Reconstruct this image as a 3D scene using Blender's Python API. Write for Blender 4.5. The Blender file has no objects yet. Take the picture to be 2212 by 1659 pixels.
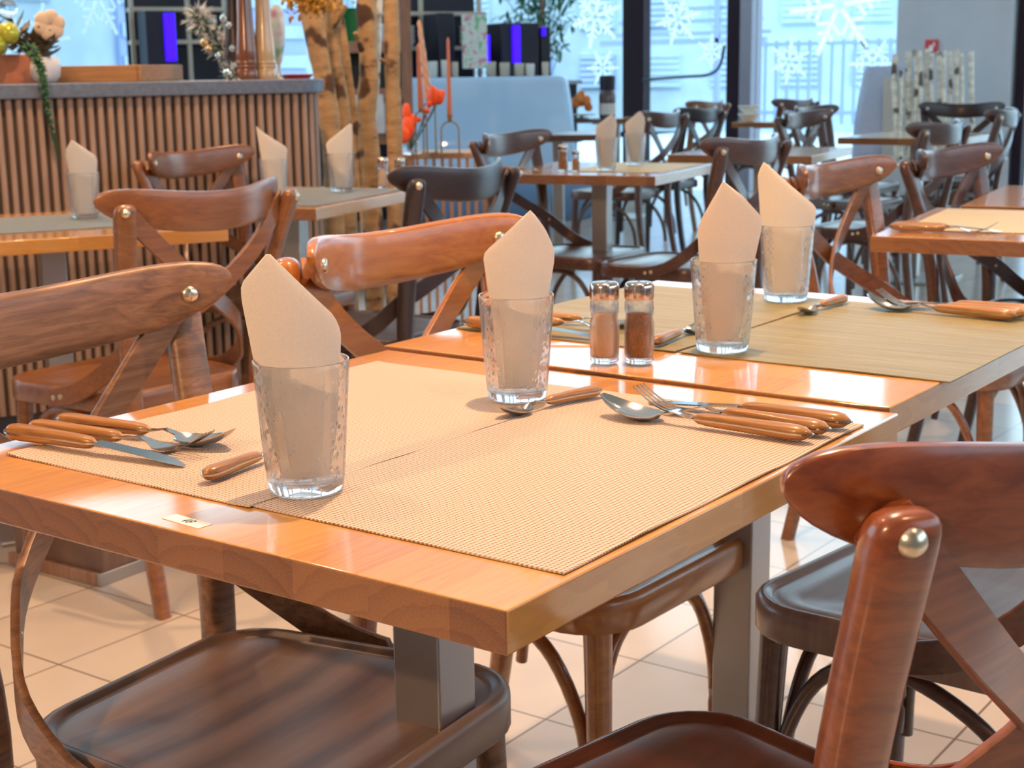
import bpy, math, random
from mathutils import Vector, Matrix
random.seed(7)
PI = math.pi
R = math.radians
sc = bpy.context.scene
C = sc.collection

# ------------------------------------------------------------------ camera, sky, light, exposure
F_PX = 3224.59
YAW, PITCH, ROLL = 2.197, 0.20685, -0.01492
CAM = Vector((0.5643, -0.7705, 1.1068))
_f = Vector((math.cos(YAW)*math.cos(PITCH), math.sin(YAW)*math.cos(PITCH), -math.sin(PITCH)))
_r = Vector((math.sin(YAW), -math.cos(YAW), 0))
_u = _r.cross(_f)
cR = math.cos(ROLL)*_r + math.sin(ROLL)*_u
cU = -math.sin(ROLL)*_r + math.cos(ROLL)*_u
cam = bpy.data.cameras.new('camera')
cam.sensor_width = 36.0
cam.lens = F_PX/2212*36
cam.clip_start = 0.05
cam.clip_end = 200
cam.dof.use_dof = True
cam.dof.focus_distance = 1.25
cam.dof.aperture_fstop = 16.0
co = bpy.data.objects.new('camera', cam)
M = Matrix(((cR.x, cU.x, -_f.x), (cR.y, cU.y, -_f.y), (cR.z, cU.z, -_f.z))).to_4x4()
M.translation = CAM
co.matrix_world = M
C.objects.link(co)
sc.camera = co

def at(px, py, d):
    """world point seen at photo pixel px,py (2212x1659) at distance d along the view axis"""
    v = _f + (px-1106)/F_PX*cR + (829.5-py)/F_PX*cU
    return CAM + v*d

def atz(px, py, z):
    v = _f + (px-1106)/F_PX*cR + (829.5-py)/F_PX*cU
    return CAM + v*((z-CAM.z)/v.z)

sc.view_settings.view_transform = 'Standard'
sc.view_settings.look = 'None'
sc.view_settings.gamma = 1.0
sc.view_settings.exposure = 0.12
sc.view_settings.use_curve_mapping = False

w = bpy.data.worlds.new('sky'); sc.world = w; w.use_nodes = True
bg = w.node_tree.nodes['Background']
bg.inputs[0].default_value = (0.62, 0.86, 1.0, 1)
bg.inputs[1].default_value = 3.1

def lamp(name, kind, loc, power, color, target=None, **kw):
    l = bpy.data.lights.new(name, kind); l.energy = power; l.color = color
    for k, v in kw.items(): setattr(l, k, v)
    o = bpy.data.objects.new(name, l); C.objects.link(o); o.location = loc
    if target is not None:
        o.rotation_euler = (Vector(target)-Vector(loc)).to_track_quat('-Z', 'Y').to_euler()
    return o
WARM = (1.0, 0.61, 0.33)
for _p, _e, _t in (((-0.42, 0.95, 2.75), 215, (-0.46, 0.80, 0)), ((-1.50, 0.25, 2.75), 50, (-1.35, 0.25, 0)), ((0.85, 0.35, 2.75), 35, (0.2, 0.25, 0)), ((-0.5, -2.4, 2.3), 235, (-0.5, 0.4, 0.7)),
                   ((-2.35, 1.55, 2.75), 130, (-2.4, 1.6, 0)), ((-0.35, 2.6, 2.75), 150, (-0.3, 2.6, 0)), ((-3.0, 3.2, 2.75), 75, (-3.4, 3.7, 0)), ((-3.9, 1.9, 2.75), 140, (-4.0, 2.2, 0.5))):
    lamp('ceiling_spot', 'SPOT', _p, _e, WARM, _t, spot_size=R(100), spot_blend=0.7, shadow_soft_size=0.035)
# daylight portal in the window opening
lamp('window_portal', 'AREA', (-3.0, 11.3, 2.35), 1, (1, 1, 1), (-3.0, 0, 2.35), shape='RECTANGLE', size=13.0, size_y=4.6)
bpy.data.lights['window_portal'].cycles.is_portal = True
# added unseen fill: area lights overhead and at the right, where no window is
lamp('overhead_fill_light', 'AREA', (-3.5, 5.5, 4.7), 70, (0.80, 0.90, 1.0), (-3.5, 5.5, 0), shape='RECTANGLE', size=7, size_y=9)
lamp('side_fill_light', 'AREA', (3.4, 3.0, 2.0), 130, (0.66, 0.84, 1.0), (0, 3.0, 0.8), shape='RECTANGLE', size=7, size_y=2.6)
lamp('overhead_fill_light', 'AREA', (-0.8, -1.2, 4.6), 12, (1.0, 0.78, 0.58), (-0.8, -0.4, 0), shape='RECTANGLE', size=3, size_y=3)

# ------------------------------------------------------------------ mesh helpers
class MB:
    def __init__(s): s.v = []; s.f = []
    def add(s, vs, fs):
        n = len(s.v); s.v += [tuple(p) for p in vs]; s.f += [tuple(i+n for i in f) for f in fs]; return s
    def box(s, c, d, rz=0.0, M=None):
        x, y, z = d[0]/2, d[1]/2, d[2]/2
        vs = [Vector((a*x, b*y, e*z)) for e in (-1, 1) for a, b in ((-1, -1), (1, -1), (1, 1), (-1, 1))]
        m = M if M is not None else Matrix.Rotation(rz, 3, 'Z')
        vs = [m @ p + Vector(c) for p in vs]
        return s.add(vs, [(3, 2, 1, 0), (4, 5, 6, 7), (0, 1, 5, 4), (1, 2, 6, 5), (2, 3, 7, 6), (3, 0, 4, 7)])
    def loft(s, rings, caps=True, closed=True):
        n = len(rings[0]); vs = [p for r in rings for p in r]; fs = []
        for i in range(len(rings)-1):
            for j in range(n if closed else n-1):
                k = (j+1) % n
                fs.append((i*n+j, i*n+k, (i+1)*n+k, (i+1)*n+j))
        if caps:
            fs.append(tuple(range(n-1, -1, -1))); b = (len(rings)-1)*n; fs.append(tuple(b+i for i in range(n)))
        return s.add(vs, fs)
    def tube(s, path, rad, n=10, up=(0, 0, 1), sx=1.0, sy=1.0, sq=2.0):
        P = [Vector(p) for p in path]; rings = []
        if not hasattr(rad, '__len__'): rad = [rad]*len(P)
        pu = Vector(up)
        for i, p in enumerate(P):
            t = (P[min(i+1, len(P)-1)]-P[max(i-1, 0)]).normalized()
            a = pu - t*pu.dot(t)
            if a.length < 1e-4: a = Vector((1, 0, 0)) - t*t.x
            a.normalize(); b = t.cross(a)
            ring = []
            for k in range(n):
                th = 2*PI*k/n; cc, ss = math.cos(th), math.sin(th)
                cc = math.copysign(abs(cc)**(2/sq), cc); ss = math.copysign(abs(ss)**(2/sq), ss)
                ring.append(p + a*cc*rad[i]*sx + b*ss*rad[i]*sy)
            rings.append(ring)
        return s.loft(rings)
    def lathe(s, prof, n=32, c=(0, 0, 0), closed=False):
        rings = [[(c[0]+r*math.cos(2*PI*k/n), c[1]+r*math.sin(2*PI*k/n), c[2]+z) for k in range(n)] for r, z in prof]
        return s.loft(rings, caps=not closed) if not closed else s._torus(rings)
    def _torus(s, rings):
        n = len(rings[0]); m = len(rings); vs = [p for r in rings for p in r]; fs = []
        for i in range(m):
            for j in range(n):
                k = (j+1) % n; q = (i+1) % m
                fs.append((i*n+j, i*n+k, q*n+k, q*n+j))
        return s.add(vs, fs)
    def sphere(s, c, r, n=12, m=8, sc_=(1, 1, 1)):
        prof = [(max(1e-4, math.sin(PI*i/m))*r, -math.cos(PI*i/m)*r) for i in range(m+1)]
        b = MB().lathe(prof, n)
        return s.add([(c[0]+x*sc_[0], c[1]+y*sc_[1], c[2]+z*sc_[2]) for x, y, z in b.v], b.f)
    def merge(s, o, M=None):
        return s.add([M @ Vector(p) for p in o.v] if M is not None else o.v, o.f)
    def mesh(s, name, angle=35):
        m = bpy.data.meshes.new(name); m.from_pydata(s.v, [], s.f); m.validate(); m.update()
        m.polygons.foreach_set('use_smooth', [True]*len(m.polygons))
        try: m.set_sharp_from_angle(angle=R(angle))
        except Exception: pass
        return m
    def build(s, name, mat, parent=None, loc=(0, 0, 0), rz=0.0, bevel=0, angle=35, seg=2):
        return link(name, s.mesh(name, angle), mat, parent, loc, rz, bevel, seg)

def link(name, mesh, mat, parent=None, loc=(0, 0, 0), rz=0.0, bevel=0, seg=2):
    o = bpy.data.objects.new(name, mesh); C.objects.link(o)
    if mat is not None:
        if not mesh.materials: mesh.materials.append(None)
        o.material_slots[0].link = 'OBJECT'; o.material_slots[0].material = mat
    o.location = loc; o.rotation_euler = (0, 0, rz)
    if parent is not None: o.parent = parent
    if bevel:
        b = o.modifiers.new('bevel', 'BEVEL'); b.width = bevel; b.segments = seg; b.limit_method = 'ANGLE'; b.angle_limit = R(40)
    return o

def root(name, loc=(0, 0, 0), rz=0.0):
    o = bpy.data.objects.new(name, None); C.objects.link(o); o.location = loc; o.rotation_euler = (0, 0, rz)
    o.empty_display_size = 0.1
    return o
def tag(o, label, cat, group=None, kind=None):
    if label: o['label'] = label
    if cat: o['category'] = cat
    if group: o['group'] = group
    if kind: o['kind'] = kind
    return o
def struct(o, label=None):
    o['kind'] = 'structure'
    if label: o['label'] = label
    return o
def copy_tree(o, parent=None):
    c = o.copy(); C.objects.link(c); c.parent = parent
    for ch in list(o.children): copy_tree(ch, c)
    return c
def smooth_path(pts, k=6):
    P = [Vector(p) for p in pts]; out = []
    for i in range(len(P)-1):
        p0 = P[max(i-1, 0)]; p1 = P[i]; p2 = P[i+1]; p3 = P[min(i+2, len(P)-1)]
        for j in range(k):
            t = j/k
            out.append(0.5*((2*p1)+(p2-p0)*t+(2*p0-5*p1+4*p2-p3)*t*t+(3*p1-p0-3*p2+p3)*t**3))
    out.append(P[-1]); return out

# ------------------------------------------------------------------ materials
def newmat(name):
    m = bpy.data.materials.new(name); m.use_nodes = True
    nt = m.node_tree; b = nt.nodes['Principled BSDF']
    return m, nt, b
def N(nt, t, **kw):
    n = nt.nodes.new(t)
    for k, v in kw.items():
        if k in n.inputs: n.inputs[k].default_value = v
        else: setattr(n, k, v)
    return n
def L(nt, a, b): nt.links.new(a, b)
def ramp(nt, stops):
    r = nt.nodes.new('ShaderNodeValToRGB'); e = r.color_ramp.elements
    while len(e) < len(stops): e.new(0.5)
    for i, (p, c) in enumerate(stops): e[i].position = p; e[i].color = (*c, 1)
    return r
def math_(nt, op, a=None, b=None, va=0.0, vb=0.0):
    n = nt.nodes.new('ShaderNodeMath'); n.operation = op; n.inputs[0].default_value = va; n.inputs[1].default_value = vb
    if a is not None: L(nt, a, n.inputs[0])
    if b is not None: L(nt, b, n.inputs[1])
    return n.outputs[0]
def plain(name, col, rough=0.5, metal=0.0, noise=0.0, nscale=30, coat=0.0, spec=0.5, bump=0.0):
    m, nt, b = newmat(name)
    b.inputs['Base Color'].default_value = (*col, 1); b.inputs['Roughness'].default_value = rough
    b.inputs['Metallic'].default_value = metal; b.inputs['Coat Weight'].default_value = coat
    b.inputs['Specular IOR Level'].default_value = spec
    tc = N(nt, 'ShaderNodeTexCoord'); nz = N(nt, 'ShaderNodeTexNoise', Scale=nscale, Detail=4.0)
    L(nt, tc.outputs['Object'], nz.inputs['Vector'])
    k = max(noise, 0.04)
    r = ramp(nt, [(0.3, tuple(c*(1-k) for c in col)), (0.7, tuple(min(1, c*(1+k)) for c in col))])
    L(nt, nz.outputs['Fac'], r.inputs['Fac']); L(nt, r.outputs['Color'], b.inputs['Base Color'])
    if bump:
        bp = N(nt, 'ShaderNodeBump', Strength=bump, Distance=0.002); L(nt, nz.outputs['Fac'], bp.inputs['Height']); L(nt, bp.outputs['Normal'], b.inputs['Normal'])
    return m
def wood(name, dark, light, rough=0.3, coat=0.3, scale=(14, 90, 14), contrast=(0.3, 0.7), swap=None, rings=0.0, bump=0.05, coatr=0.12, spec=0.5):
    """stretched-noise grain; scale = per axis frequency in object space"""
    m, nt, b = newmat(name)
    tc = N(nt, 'ShaderNodeTexCoord'); mp = N(nt, 'ShaderNodeMapping'); mp.inputs['Scale'].default_value = scale
    L(nt, tc.outputs['Object'], mp.inputs['Vector'])
    n1 = N(nt, 'ShaderNodeTexNoise', Scale=1.0, Detail=6.0, Roughness=0.6, Distortion=0.6); L(nt, mp.outputs['Vector'], n1.inputs['Vector'])
    n2 = N(nt, 'ShaderNodeTexNoise', Scale=3.0, Detail=3.0); L(nt, tc.outputs['Object'], n2.inputs['Vector'])
    a = math_(nt, 'MULTIPLY', n1.outputs['Fac'], vb=0.75); c = math_(nt, 'MULTIPLY', n2.outputs['Fac'], vb=0.25)
    s_ = math_(nt, 'ADD', a, c)
    if rings:
        wv = N(nt, 'ShaderNodeTexWave', Scale=rings, Distortion=14.0, Detail=2.5); wv.inputs['Detail Scale'].default_value = 0.8
        mp2 = N(nt, 'ShaderNodeMapping'); mp2.inputs['Scale'].default_value = (scale[0]*0.2/3, scale[1]*0.2/3, scale[2]*0.2/3); L(nt, tc.outputs['Object'], mp2.inputs['Vector'])
        L(nt, mp2.outputs['Vector'], wv.inputs['Vector'])
        q = math_(nt, 'MULTIPLY', wv.outputs['Fac'], vb=0.35); s2 = math_(nt, 'MULTIPLY', s_, vb=0.75); s_ = math_(nt, 'ADD', s2, q)
    r = ramp(nt, [(contrast[0], dark), (contrast[1], light)])
    L(nt, s_, r.inputs['Fac']); L(nt, r.outputs['Color'], b.inputs['Base Color'])
    b.inputs['Roughness'].default_value = rough; b.inputs['Coat Weight'].default_value = coat; b.inputs['Coat Roughness'].default_value = coatr
    b.inputs['Specular IOR Level'].default_value = spec
    bp = N(nt, 'ShaderNodeBump', Strength=bump, Distance=0.001); L(nt, n1.outputs['Fac'], bp.inputs['Height']); L(nt, bp.outputs['Normal'], b.inputs['Normal'])
    return m
def glass(name, col=(1, 1, 1), rough=0.0, dimples=False, ior=1.45, thin=0.0):
    m, nt, b = newmat(name)
    b.inputs['Base Color'].default_value = (*col, 1); b.inputs['Transmission Weight'].default_value = 1.0
    b.inputs['Roughness'].default_value = rough; b.inputs['IOR'].default_value = ior
    if thin:
        tp = N(nt, 'ShaderNodeBsdfTransparent'); tp.inputs[0].default_value = (0.96, 0.97, 0.97, 1); ms = nt.nodes.new('ShaderNodeMixShader'); ms.inputs[0].default_value = thin
        L(nt, b.outputs[0], ms.inputs[1]); L(nt, tp.outputs[0], ms.inputs[2]); L(nt, ms.outputs[0], nt.nodes['Material Output'].inputs[0])
    if dimples:
        tc = N(nt, 'ShaderNodeTexCoord'); v = N(nt, 'ShaderNodeTexVoronoi', Scale=125.0, Randomness=0.75)
        v.feature = 'F1'; L(nt, tc.outputs['Object'], v.inputs['Vector'])
        r = ramp(nt, [(0.10, (1, 1, 1)), (0.30, (0, 0, 0))]); L(nt, v.outputs['Distance'], r.inputs['Fac'])
        sp = N(nt, 'ShaderNodeSeparateXYZ'); L(nt, tc.outputs['Object'], sp.inputs[0])
        g1 = math_(nt, 'GREATER_THAN', sp.outputs['Z'], vb=0.014); g2 = math_(nt, 'LESS_THAN', sp.outputs['Z'], vb=0.109)
        g = math_(nt, 'MULTIPLY', g1, g2); h = math_(nt, 'MULTIPLY', r.outputs['Color'], g)
        bp = N(nt, 'ShaderNodeBump', Strength=0.6, Distance=0.001); L(nt, h, bp.inputs['Height']); L(nt, bp.outputs['Normal'], b.inputs['Normal'])
    return m
def emit(name, col, s):
    m, nt, b = newmat(name)
    b.inputs['Base Color'].default_value = (*col, 1); b.inputs['Emission Color'].default_value = (*col, 1); b.inputs['Emission Strength'].default_value = s
    return m

def table_wood(name, dark, light, end, rough=0.16, stave=0.045):
    """finger-jointed staves running along local Y with end grain on the +-Y faces"""
    m, nt, b = newmat(name)
    tc = N(nt, 'ShaderNodeTexCoord'); sp = N(nt, 'ShaderNodeSeparateXYZ'); L(nt, tc.outputs['Object'], sp.inputs[0])
    ix = math_(nt, 'FLOOR', math_(nt, 'DIVIDE', sp.outputs['X'], vb=stave*1.6))
    wn = N(nt, 'ShaderNodeTexWhiteNoise'); wn.noise_dimensions = '1D'; L(nt, ix, wn.inputs['W'])
    yo = math_(nt, 'ADD', sp.outputs['Y'], math_(nt, 'MULTIPLY', wn.outputs['Value'], vb=0.9))
    iy = math_(nt, 'FLOOR', math_(nt, 'DIVIDE', yo, vb=0.52))
    wn2 = N(nt, 'ShaderNodeTexWhiteNoise'); wn2.noise_dimensions = '2D'
    cb = N(nt, 'ShaderNodeCombineXYZ'); L(nt, ix, cb.inputs[0]); L(nt, iy, cb.inputs[1]); L(nt, cb.outputs[0], wn2.inputs['Vector'])
    # grain on faces
    off = N(nt, 'ShaderNodeVectorMath'); off.operation = 'ADD'; L(nt, tc.outputs['Object'], off.inputs[0])
    sc3 = N(nt, 'ShaderNodeVectorMath'); sc3.operation = 'SCALE'; sc3.inputs['Scale'].default_value = 3.0; L(nt, wn2.outputs['Color'], sc3.inputs[0]); L(nt, sc3.outputs[0], off.inputs[1])
    mp = N(nt, 'ShaderNodeMapping'); mp.inputs['Scale'].default_value = (120, 9, 60); L(nt, off.outputs[0], mp.inputs['Vector'])
    n1 = N(nt, 'ShaderNodeTexNoise', Scale=1.0, Detail=5.0, Roughness=0.62, Distortion=0.8); L(nt, mp.outputs['Vector'], n1.inputs['Vector'])
    mp2 = N(nt, 'ShaderNodeMapping'); mp2.inputs['Scale'].default_value = (16, 2.2, 10); L(nt, off.outputs[0], mp2.inputs['Vector'])
    n2 = N(nt, 'ShaderNodeTexNoise', Scale=1.0, Detail=3.0, Distortion=1.2); L(nt, mp2.outputs['Vector'], n2.inputs['Vector'])
    fr = math_(nt, 'FRACT', math_(nt, 'MULTIPLY', n2.outputs['Fac'], vb=7.0))
    ring = math_(nt, 'MULTIPLY', fr, vb=0.12)
    s_ = math_(nt, 'ADD', math_(nt, 'ADD', math_(nt, 'MULTIPLY', n1.outputs['Fac'], vb=0.5), ring), math_(nt, 'MULTIPLY', wn2.outputs['Value'], vb=0.26))
    r = ramp(nt, [(0.22, dark), (0.8, light)]); L(nt, s_, r.inputs['Fac'])
    # end grain: arcs, one centre per block
    be = math_(nt, 'FLOOR', math_(nt, 'DIVIDE', sp.outputs['X'], vb=0.075))
    we = N(nt, 'ShaderNodeTexWhiteNoise'); we.noise_dimensions = '1D'; L(nt, be, we.inputs['W'])
    cx = math_(nt, 'SUBTRACT', sp.outputs['X'], math_(nt, 'MULTIPLY', be, vb=0.075))
    cx = math_(nt, 'SUBTRACT', cx, math_(nt, 'MULTIPLY', we.outputs['Value'], vb=0.09))
    cz = math_(nt, 'ADD', sp.outputs['Z'], vb=0.075)
    rr = math_(nt, 'SQRT', math_(nt, 'ADD', math_(nt, 'POWER', cx, vb=2), math_(nt, 'POWER', cz, vb=2)))
    n3 = N(nt, 'ShaderNodeTexNoise', Scale=45.0, Detail=3.0); L(nt, tc.outputs['Object'], n3.inputs['Vector'])
    rr = math_(nt, 'ADD', rr, math_(nt, 'MULTIPLY', n3.outputs['Fac'], vb=0.012))
    fr2 = math_(nt, 'FRACT', math_(nt, 'MULTIPLY', rr, vb=55.0))
    fr2 = math_(nt, 'POWER', fr2, vb=2.5)
    n4 = N(nt, 'ShaderNodeTexNoise', Scale=600.0, Detail=2.0); L(nt, tc.outputs['Object'], n4.inputs['Vector'])
    e_ = math_(nt, 'ADD', math_(nt, 'ADD', math_(nt, 'MULTIPLY', fr2, vb=-0.20), math_(nt, 'MULTIPLY', we.outputs['Value'], vb=0.35)), math_(nt, 'MULTIPLY', n4.outputs['Fac'], vb=0.7))
    r2 = ramp(nt, [(0.12, end[0]), (0.75, end[1])]); L(nt, e_, r2.inputs['Fac'])
    sn = N(nt, 'ShaderNodeSeparateXYZ'); L(nt, tc.outputs['Normal'], sn.inputs[0])
    ay = math_(nt, 'GREATER_THAN', math_(nt, 'ABSOLUTE', sn.outputs['Y']), vb=0.75)
    mx = N(nt, 'ShaderNodeMix', data_type='RGBA'); L(nt, ay, mx.inputs[0]); L(nt, r.outputs['Color'], mx.inputs[6]); L(nt, r2.outputs['Color'], mx.inputs[7])
    L(nt, mx.outputs[2], b.inputs['Base Color'])
    b.inputs['Roughness'].default_value = 0.5; b.inputs['Coat Weight'].default_value = 1.0; b.inputs['Coat Roughness'].default_value = 0.09; b.inputs['Coat IOR'].default_value = 1.6
    bp = N(nt, 'ShaderNodeBump', Strength=0.04, Distance=0.001); L(nt, n1.outputs['Fac'], bp.inputs['Height']); L(nt, bp.outputs['Normal'], b.inputs['Normal'])
    return m

def weave(name, thread, gap, cell=(0.0032, 0.0042), streak=0.0, rough=0.6, sheen=0.0, streak_col=None):
    m, nt, b = newmat(name)
    tc = N(nt, 'ShaderNodeTexCoord'); sp = N(nt, 'ShaderNodeSeparateXYZ'); L(nt, tc.outputs['Object'], sp.inputs[0])
    n0 = N(nt, 'ShaderNodeTexNoise', Scale=9.0, Detail=2.0); L(nt, tc.outputs['Object'], n0.inputs['Vector'])
    wob = math_(nt, 'MULTIPLY', n0.outputs['Fac'], vb=0.012)
    def tri(o, c):
        a = math_(nt, 'FRACT', math_(nt, 'DIVIDE', math_(nt, 'ADD', o, wob), vb=c))
        return math_(nt, 'MULTIPLY', math_(nt, 'ABSOLUTE', math_(nt, 'SUBTRACT', a, vb=0.5)), vb=2.0)
    tx = tri(sp.outputs['X'], cell[0]); ty = tri(sp.outputs['Y'], cell[1])
    hx = math_(nt, 'SUBTRACT', va=1.0, b=math_(nt, 'POWER', tx, vb=2.2)); hy = math_(nt, 'SUBTRACT', va=1.0, b=math_(nt, 'POWER', ty, vb=2.2))
    h = math_(nt, 'MAXIMUM', math_(nt, 'MULTIPLY', hx, vb=1.0), math_(nt, 'MULTIPLY', hy, vb=0.8))
    h = math_(nt, 'MULTIPLY', h, math_(nt, 'ADD', math_(nt, 'MULTIPLY', hx, hy), vb=0.6))
    r = ramp(nt, [(0.25, gap), (1.0, thread)]); L(nt, h, r.inputs['Fac'])
    out = r.outputs['Color']
    if streak:
        mp = N(nt, 'ShaderNodeMapping'); mp.inputs['Scale'].default_value = (5, 120, 1); L(nt, tc.outputs['Object'], mp.inputs['Vector'])
        n2 = N(nt, 'ShaderNodeTexNoise', Scale=1.0, Detail=4.0, Roughness=0.6); L(nt, mp.outputs['Vector'], n2.inputs['Vector'])
        r2 = ramp(nt, [(0.38, streak_col), (0.62, thread)]); L(nt, n2.outputs['Fac'], r2.inputs['Fac'])
        mx = N(nt, 'ShaderNodeMix', data_type='RGBA'); mx.blend_type = 'MIX'; mx.inputs[0].default_value = streak
        L(nt, out, mx.inputs[6]); L(nt, r2.outputs['Color'], mx.inputs[7]); out = mx.outputs[2]
    L(nt, out, b.inputs['Base Color'])
    b.inputs['Roughness'].default_value = rough; b.inputs['Specular IOR Level'].default_value = 0.35
    bp = N(nt, 'ShaderNodeBump', Strength=0.6, Distance=0.0008); L(nt, h, bp.inputs['Height']); L(nt, bp.outputs['Normal'], b.inputs['Normal'])
    return m

TW = table_wood('honey_oak', (0.46, 0.165, 0.024), (0.69, 0.345, 0.066), ((0.16, 0.052, 0.013), (0.33, 0.130, 0.036)))  # end-grain tones darkened further, shade of the front face put into them
STEEL = plain('brushed_steel', (0.44, 0.41, 0.39), 0.40, 0.9, 0.06, 6)
CHROME = plain('polished_steel', (0.52, 0.49, 0.45), 0.13, 1.0, 0.02)
BOLT = plain('brass_bolt', (0.66, 0.57, 0.44), 0.28, 1.0, 0.05)
GLASS = glass('dimpled_glass', dimples=True, thin=0.22)
CLEAR = glass('clear_glass', thin=0.3)
PAPER = plain('paper_napkin', (0.90, 0.83, 0.75), 0.9, 0, 0.03, 500, bump=0.12, spec=0.15)
_nt = PAPER.node_tree; _tr = N(_nt, 'ShaderNodeBsdfTranslucent'); _tr.inputs[0].default_value = (0.86, 0.74, 0.62, 1); _mx = _nt.nodes.new('ShaderNodeMixShader'); _mx.inputs[0].default_value = 0.3
L(_nt, _nt.nodes['Principled BSDF'].outputs[0], _mx.inputs[1]); L(_nt, _tr.outputs[0], _mx.inputs[2]); L(_nt, _mx.outputs[0], _nt.nodes['Material Output'].inputs[0])
MAT1 = weave('beige_weave', (0.66, 0.51, 0.40), (0.21, 0.11, 0.065), cell=(0.0044, 0.0040))
MAT2 = weave('olive_weave', (0.34, 0.285, 0.13), (0.15, 0.11, 0.035), cell=(0.0016, 0.0032), streak=0.55, streak_col=(0.20, 0.14, 0.04), rough=0.38)
MAT3 = weave('grey_weave', (0.25, 0.28, 0.28), (0.12, 0.13, 0.13), rough=0.4)
MAT4 = weave('tan_weave', (0.72, 0.56, 0.30), (0.45, 0.30, 0.12), rough=0.5)
HANDLE = wood('handle_wood', (0.13, 0.045, 0.010), (0.50, 0.23, 0.06), 0.35, 0.4, (9, 230, 230), (0.3, 0.68))
WALNUT = wood('dark_walnut', (0.11, 0.046, 0.022), (0.34, 0.165, 0.080), 0.42, 0.12, (70, 8, 130), (0.32, 0.7), coatr=0.3)
WALNUT_S = wood('dark_walnut_seat', (0.11, 0.058, 0.036), (0.26, 0.15, 0.095), 0.38, 0.15, (60, 5, 5), (0.3, 0.72), rings=1.1, coatr=0.3)
MAHOG = wood('red_mahogany', (0.12, 0.021, 0.006), (0.32, 0.085, 0.020), 0.30, 0.5, (60, 6, 90), (0.3, 0.7), coatr=0.15)
MAHOG_S = wood('red_mahogany_seat', (0.075, 0.018, 0.010), (0.17, 0.048, 0.022), 0.30, 0.5, (60, 8, 5), (0.3, 0.75), coatr=0.2)
CHEST = wood('chestnut_wood', (0.26, 0.072, 0.012), (0.46, 0.17, 0.032), 0.35, 0.7, (60, 6, 80), (0.3, 0.7), coatr=0.12)
BROWN = wood('brown_beech', (0.13, 0.040, 0.012), (0.27, 0.100, 0.028), 0.38, 0.6, (60, 6, 80), (0.3, 0.7), coatr=0.2)
DARK = wood('espresso_wood', (0.012, 0.005, 0.006), (0.036, 0.016, 0.016), 0.4, 0.25, (60, 6, 80), coatr=0.2)
COCOA_S = wood('cocoa_seat', (0.17, 0.095, 0.072), (0.30, 0.18, 0.14), 0.34, 0.5, (50, 6, 5), coatr=0.2)
RUSSET = wood('russet_wood', (0.12, 0.038, 0.014), (0.30, 0.115, 0.04), 0.36, 0.8, (60, 6, 80), coatr=0.12)
COCOA = wood('cocoa_wood', (0.045, 0.016, 0.011), (0.12, 0.045, 0.028), 0.38, 0.6, (60, 6, 80), coatr=0.2)

# ------------------------------------------------------------------ the room
def floor_mat():
    m, nt, b = newmat('beige_floor_tiles')
    tc = N(nt, 'ShaderNodeTexCoord'); sp = N(nt, 'ShaderNodeSeparateXYZ'); L(nt, tc.outputs['Object'], sp.inputs[0])
    def joint(o, c0, per, w_):
        a = math_(nt, 'FRACT', math_(nt, 'DIVIDE', math_(nt, 'SUBTRACT', o, vb=c0), vb=per))
        d = math_(nt, 'MINIMUM', a, math_(nt, 'SUBTRACT', va=1.0, b=a))
        return math_(nt, 'LESS_THAN', d, vb=w_/per/2), math_(nt, 'FLOOR', math_(nt, 'DIVIDE', math_(nt, 'SUBTRACT', o, vb=c0), vb=per))
    jx, ix = joint(sp.outputs['X'], -1.736-20*0.3065, 0.3065, 0.0045); jy, iy = joint(sp.outputs['Y'], 0.906-20*0.318, 0.318, 0.0045)
    j = math_(nt, 'MAXIMUM', jx, jy)
    cb = N(nt, 'ShaderNodeCombineXYZ'); L(nt, ix, cb.inputs[0]); L(nt, iy, cb.inputs[1])
    wn = N(nt, 'ShaderNodeTexWhiteNoise'); wn.noise_dimensions = '2D'; L(nt, cb.outputs[0], wn.inputs['Vector'])
    nz = N(nt, 'ShaderNodeTexNoise', Scale=7.0, Detail=4.0); L(nt, tc.outputs['Object'], nz.inputs['Vector'])
    s_ = math_(nt, 'ADD', math_(nt, 'MULTIPLY', wn.outputs['Value'], vb=0.35), math_(nt, 'MULTIPLY', nz.outputs['Fac'], vb=0.65))
    r = ramp(nt, [(0.2, (0.47, 0.40, 0.34)), (0.8, (0.56, 0.49, 0.42))]); L(nt, s_, r.inputs['Fac'])
    mx = N(nt, 'ShaderNodeMix', data_type='RGBA'); L(nt, j, mx.inputs[0]); L(nt, r.outputs['Color'], mx.inputs[6]); mx.inputs[7].default_value = (0.16, 0.11, 0.075, 1)
    L(nt, mx.outputs[2], b.inputs['Base Color']); b.inputs['Roughness'].default_value = 0.35; b.inputs['Coat Weight'].default_value = 0.8; b.inputs['Coat Roughness'].default_value = 0.12
    bp = N(nt, 'ShaderNodeBump', Strength=0.3, Distance=0.002); bp.invert = True; L(nt, j, bp.inputs['Height']); L(nt, bp.outputs['Normal'], b.inputs['Normal'])
    return m
X0, X1, Y0, Y1, ZC = -9.5, 3.6, -3.2, 11.6, 4.8
PLASTER = plain('white_plaster', (0.56, 0.57, 0.60), 0.8, 0, 0.03, 4)
CEIL = plain('ceiling_plaster', (0.70, 0.68, 0.64), 0.85, 0, 0.03, 4)
FRAME = plain('dark_aluminium', (0.022, 0.009, 0.018), 0.6, 0.0, 0.05, spec=0.25)
WINGLASS = glass('window_glass', (0.93, 0.98, 1.0), 0.0, ior=1.05)
struct(MB().box(((X0+X1)/2, (Y0+Y1)/2, -0.05), (X1-X0, Y1-Y0, 0.1)).build('floor', floor_mat()), 'beige square floor tiles with dark joints')
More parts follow.
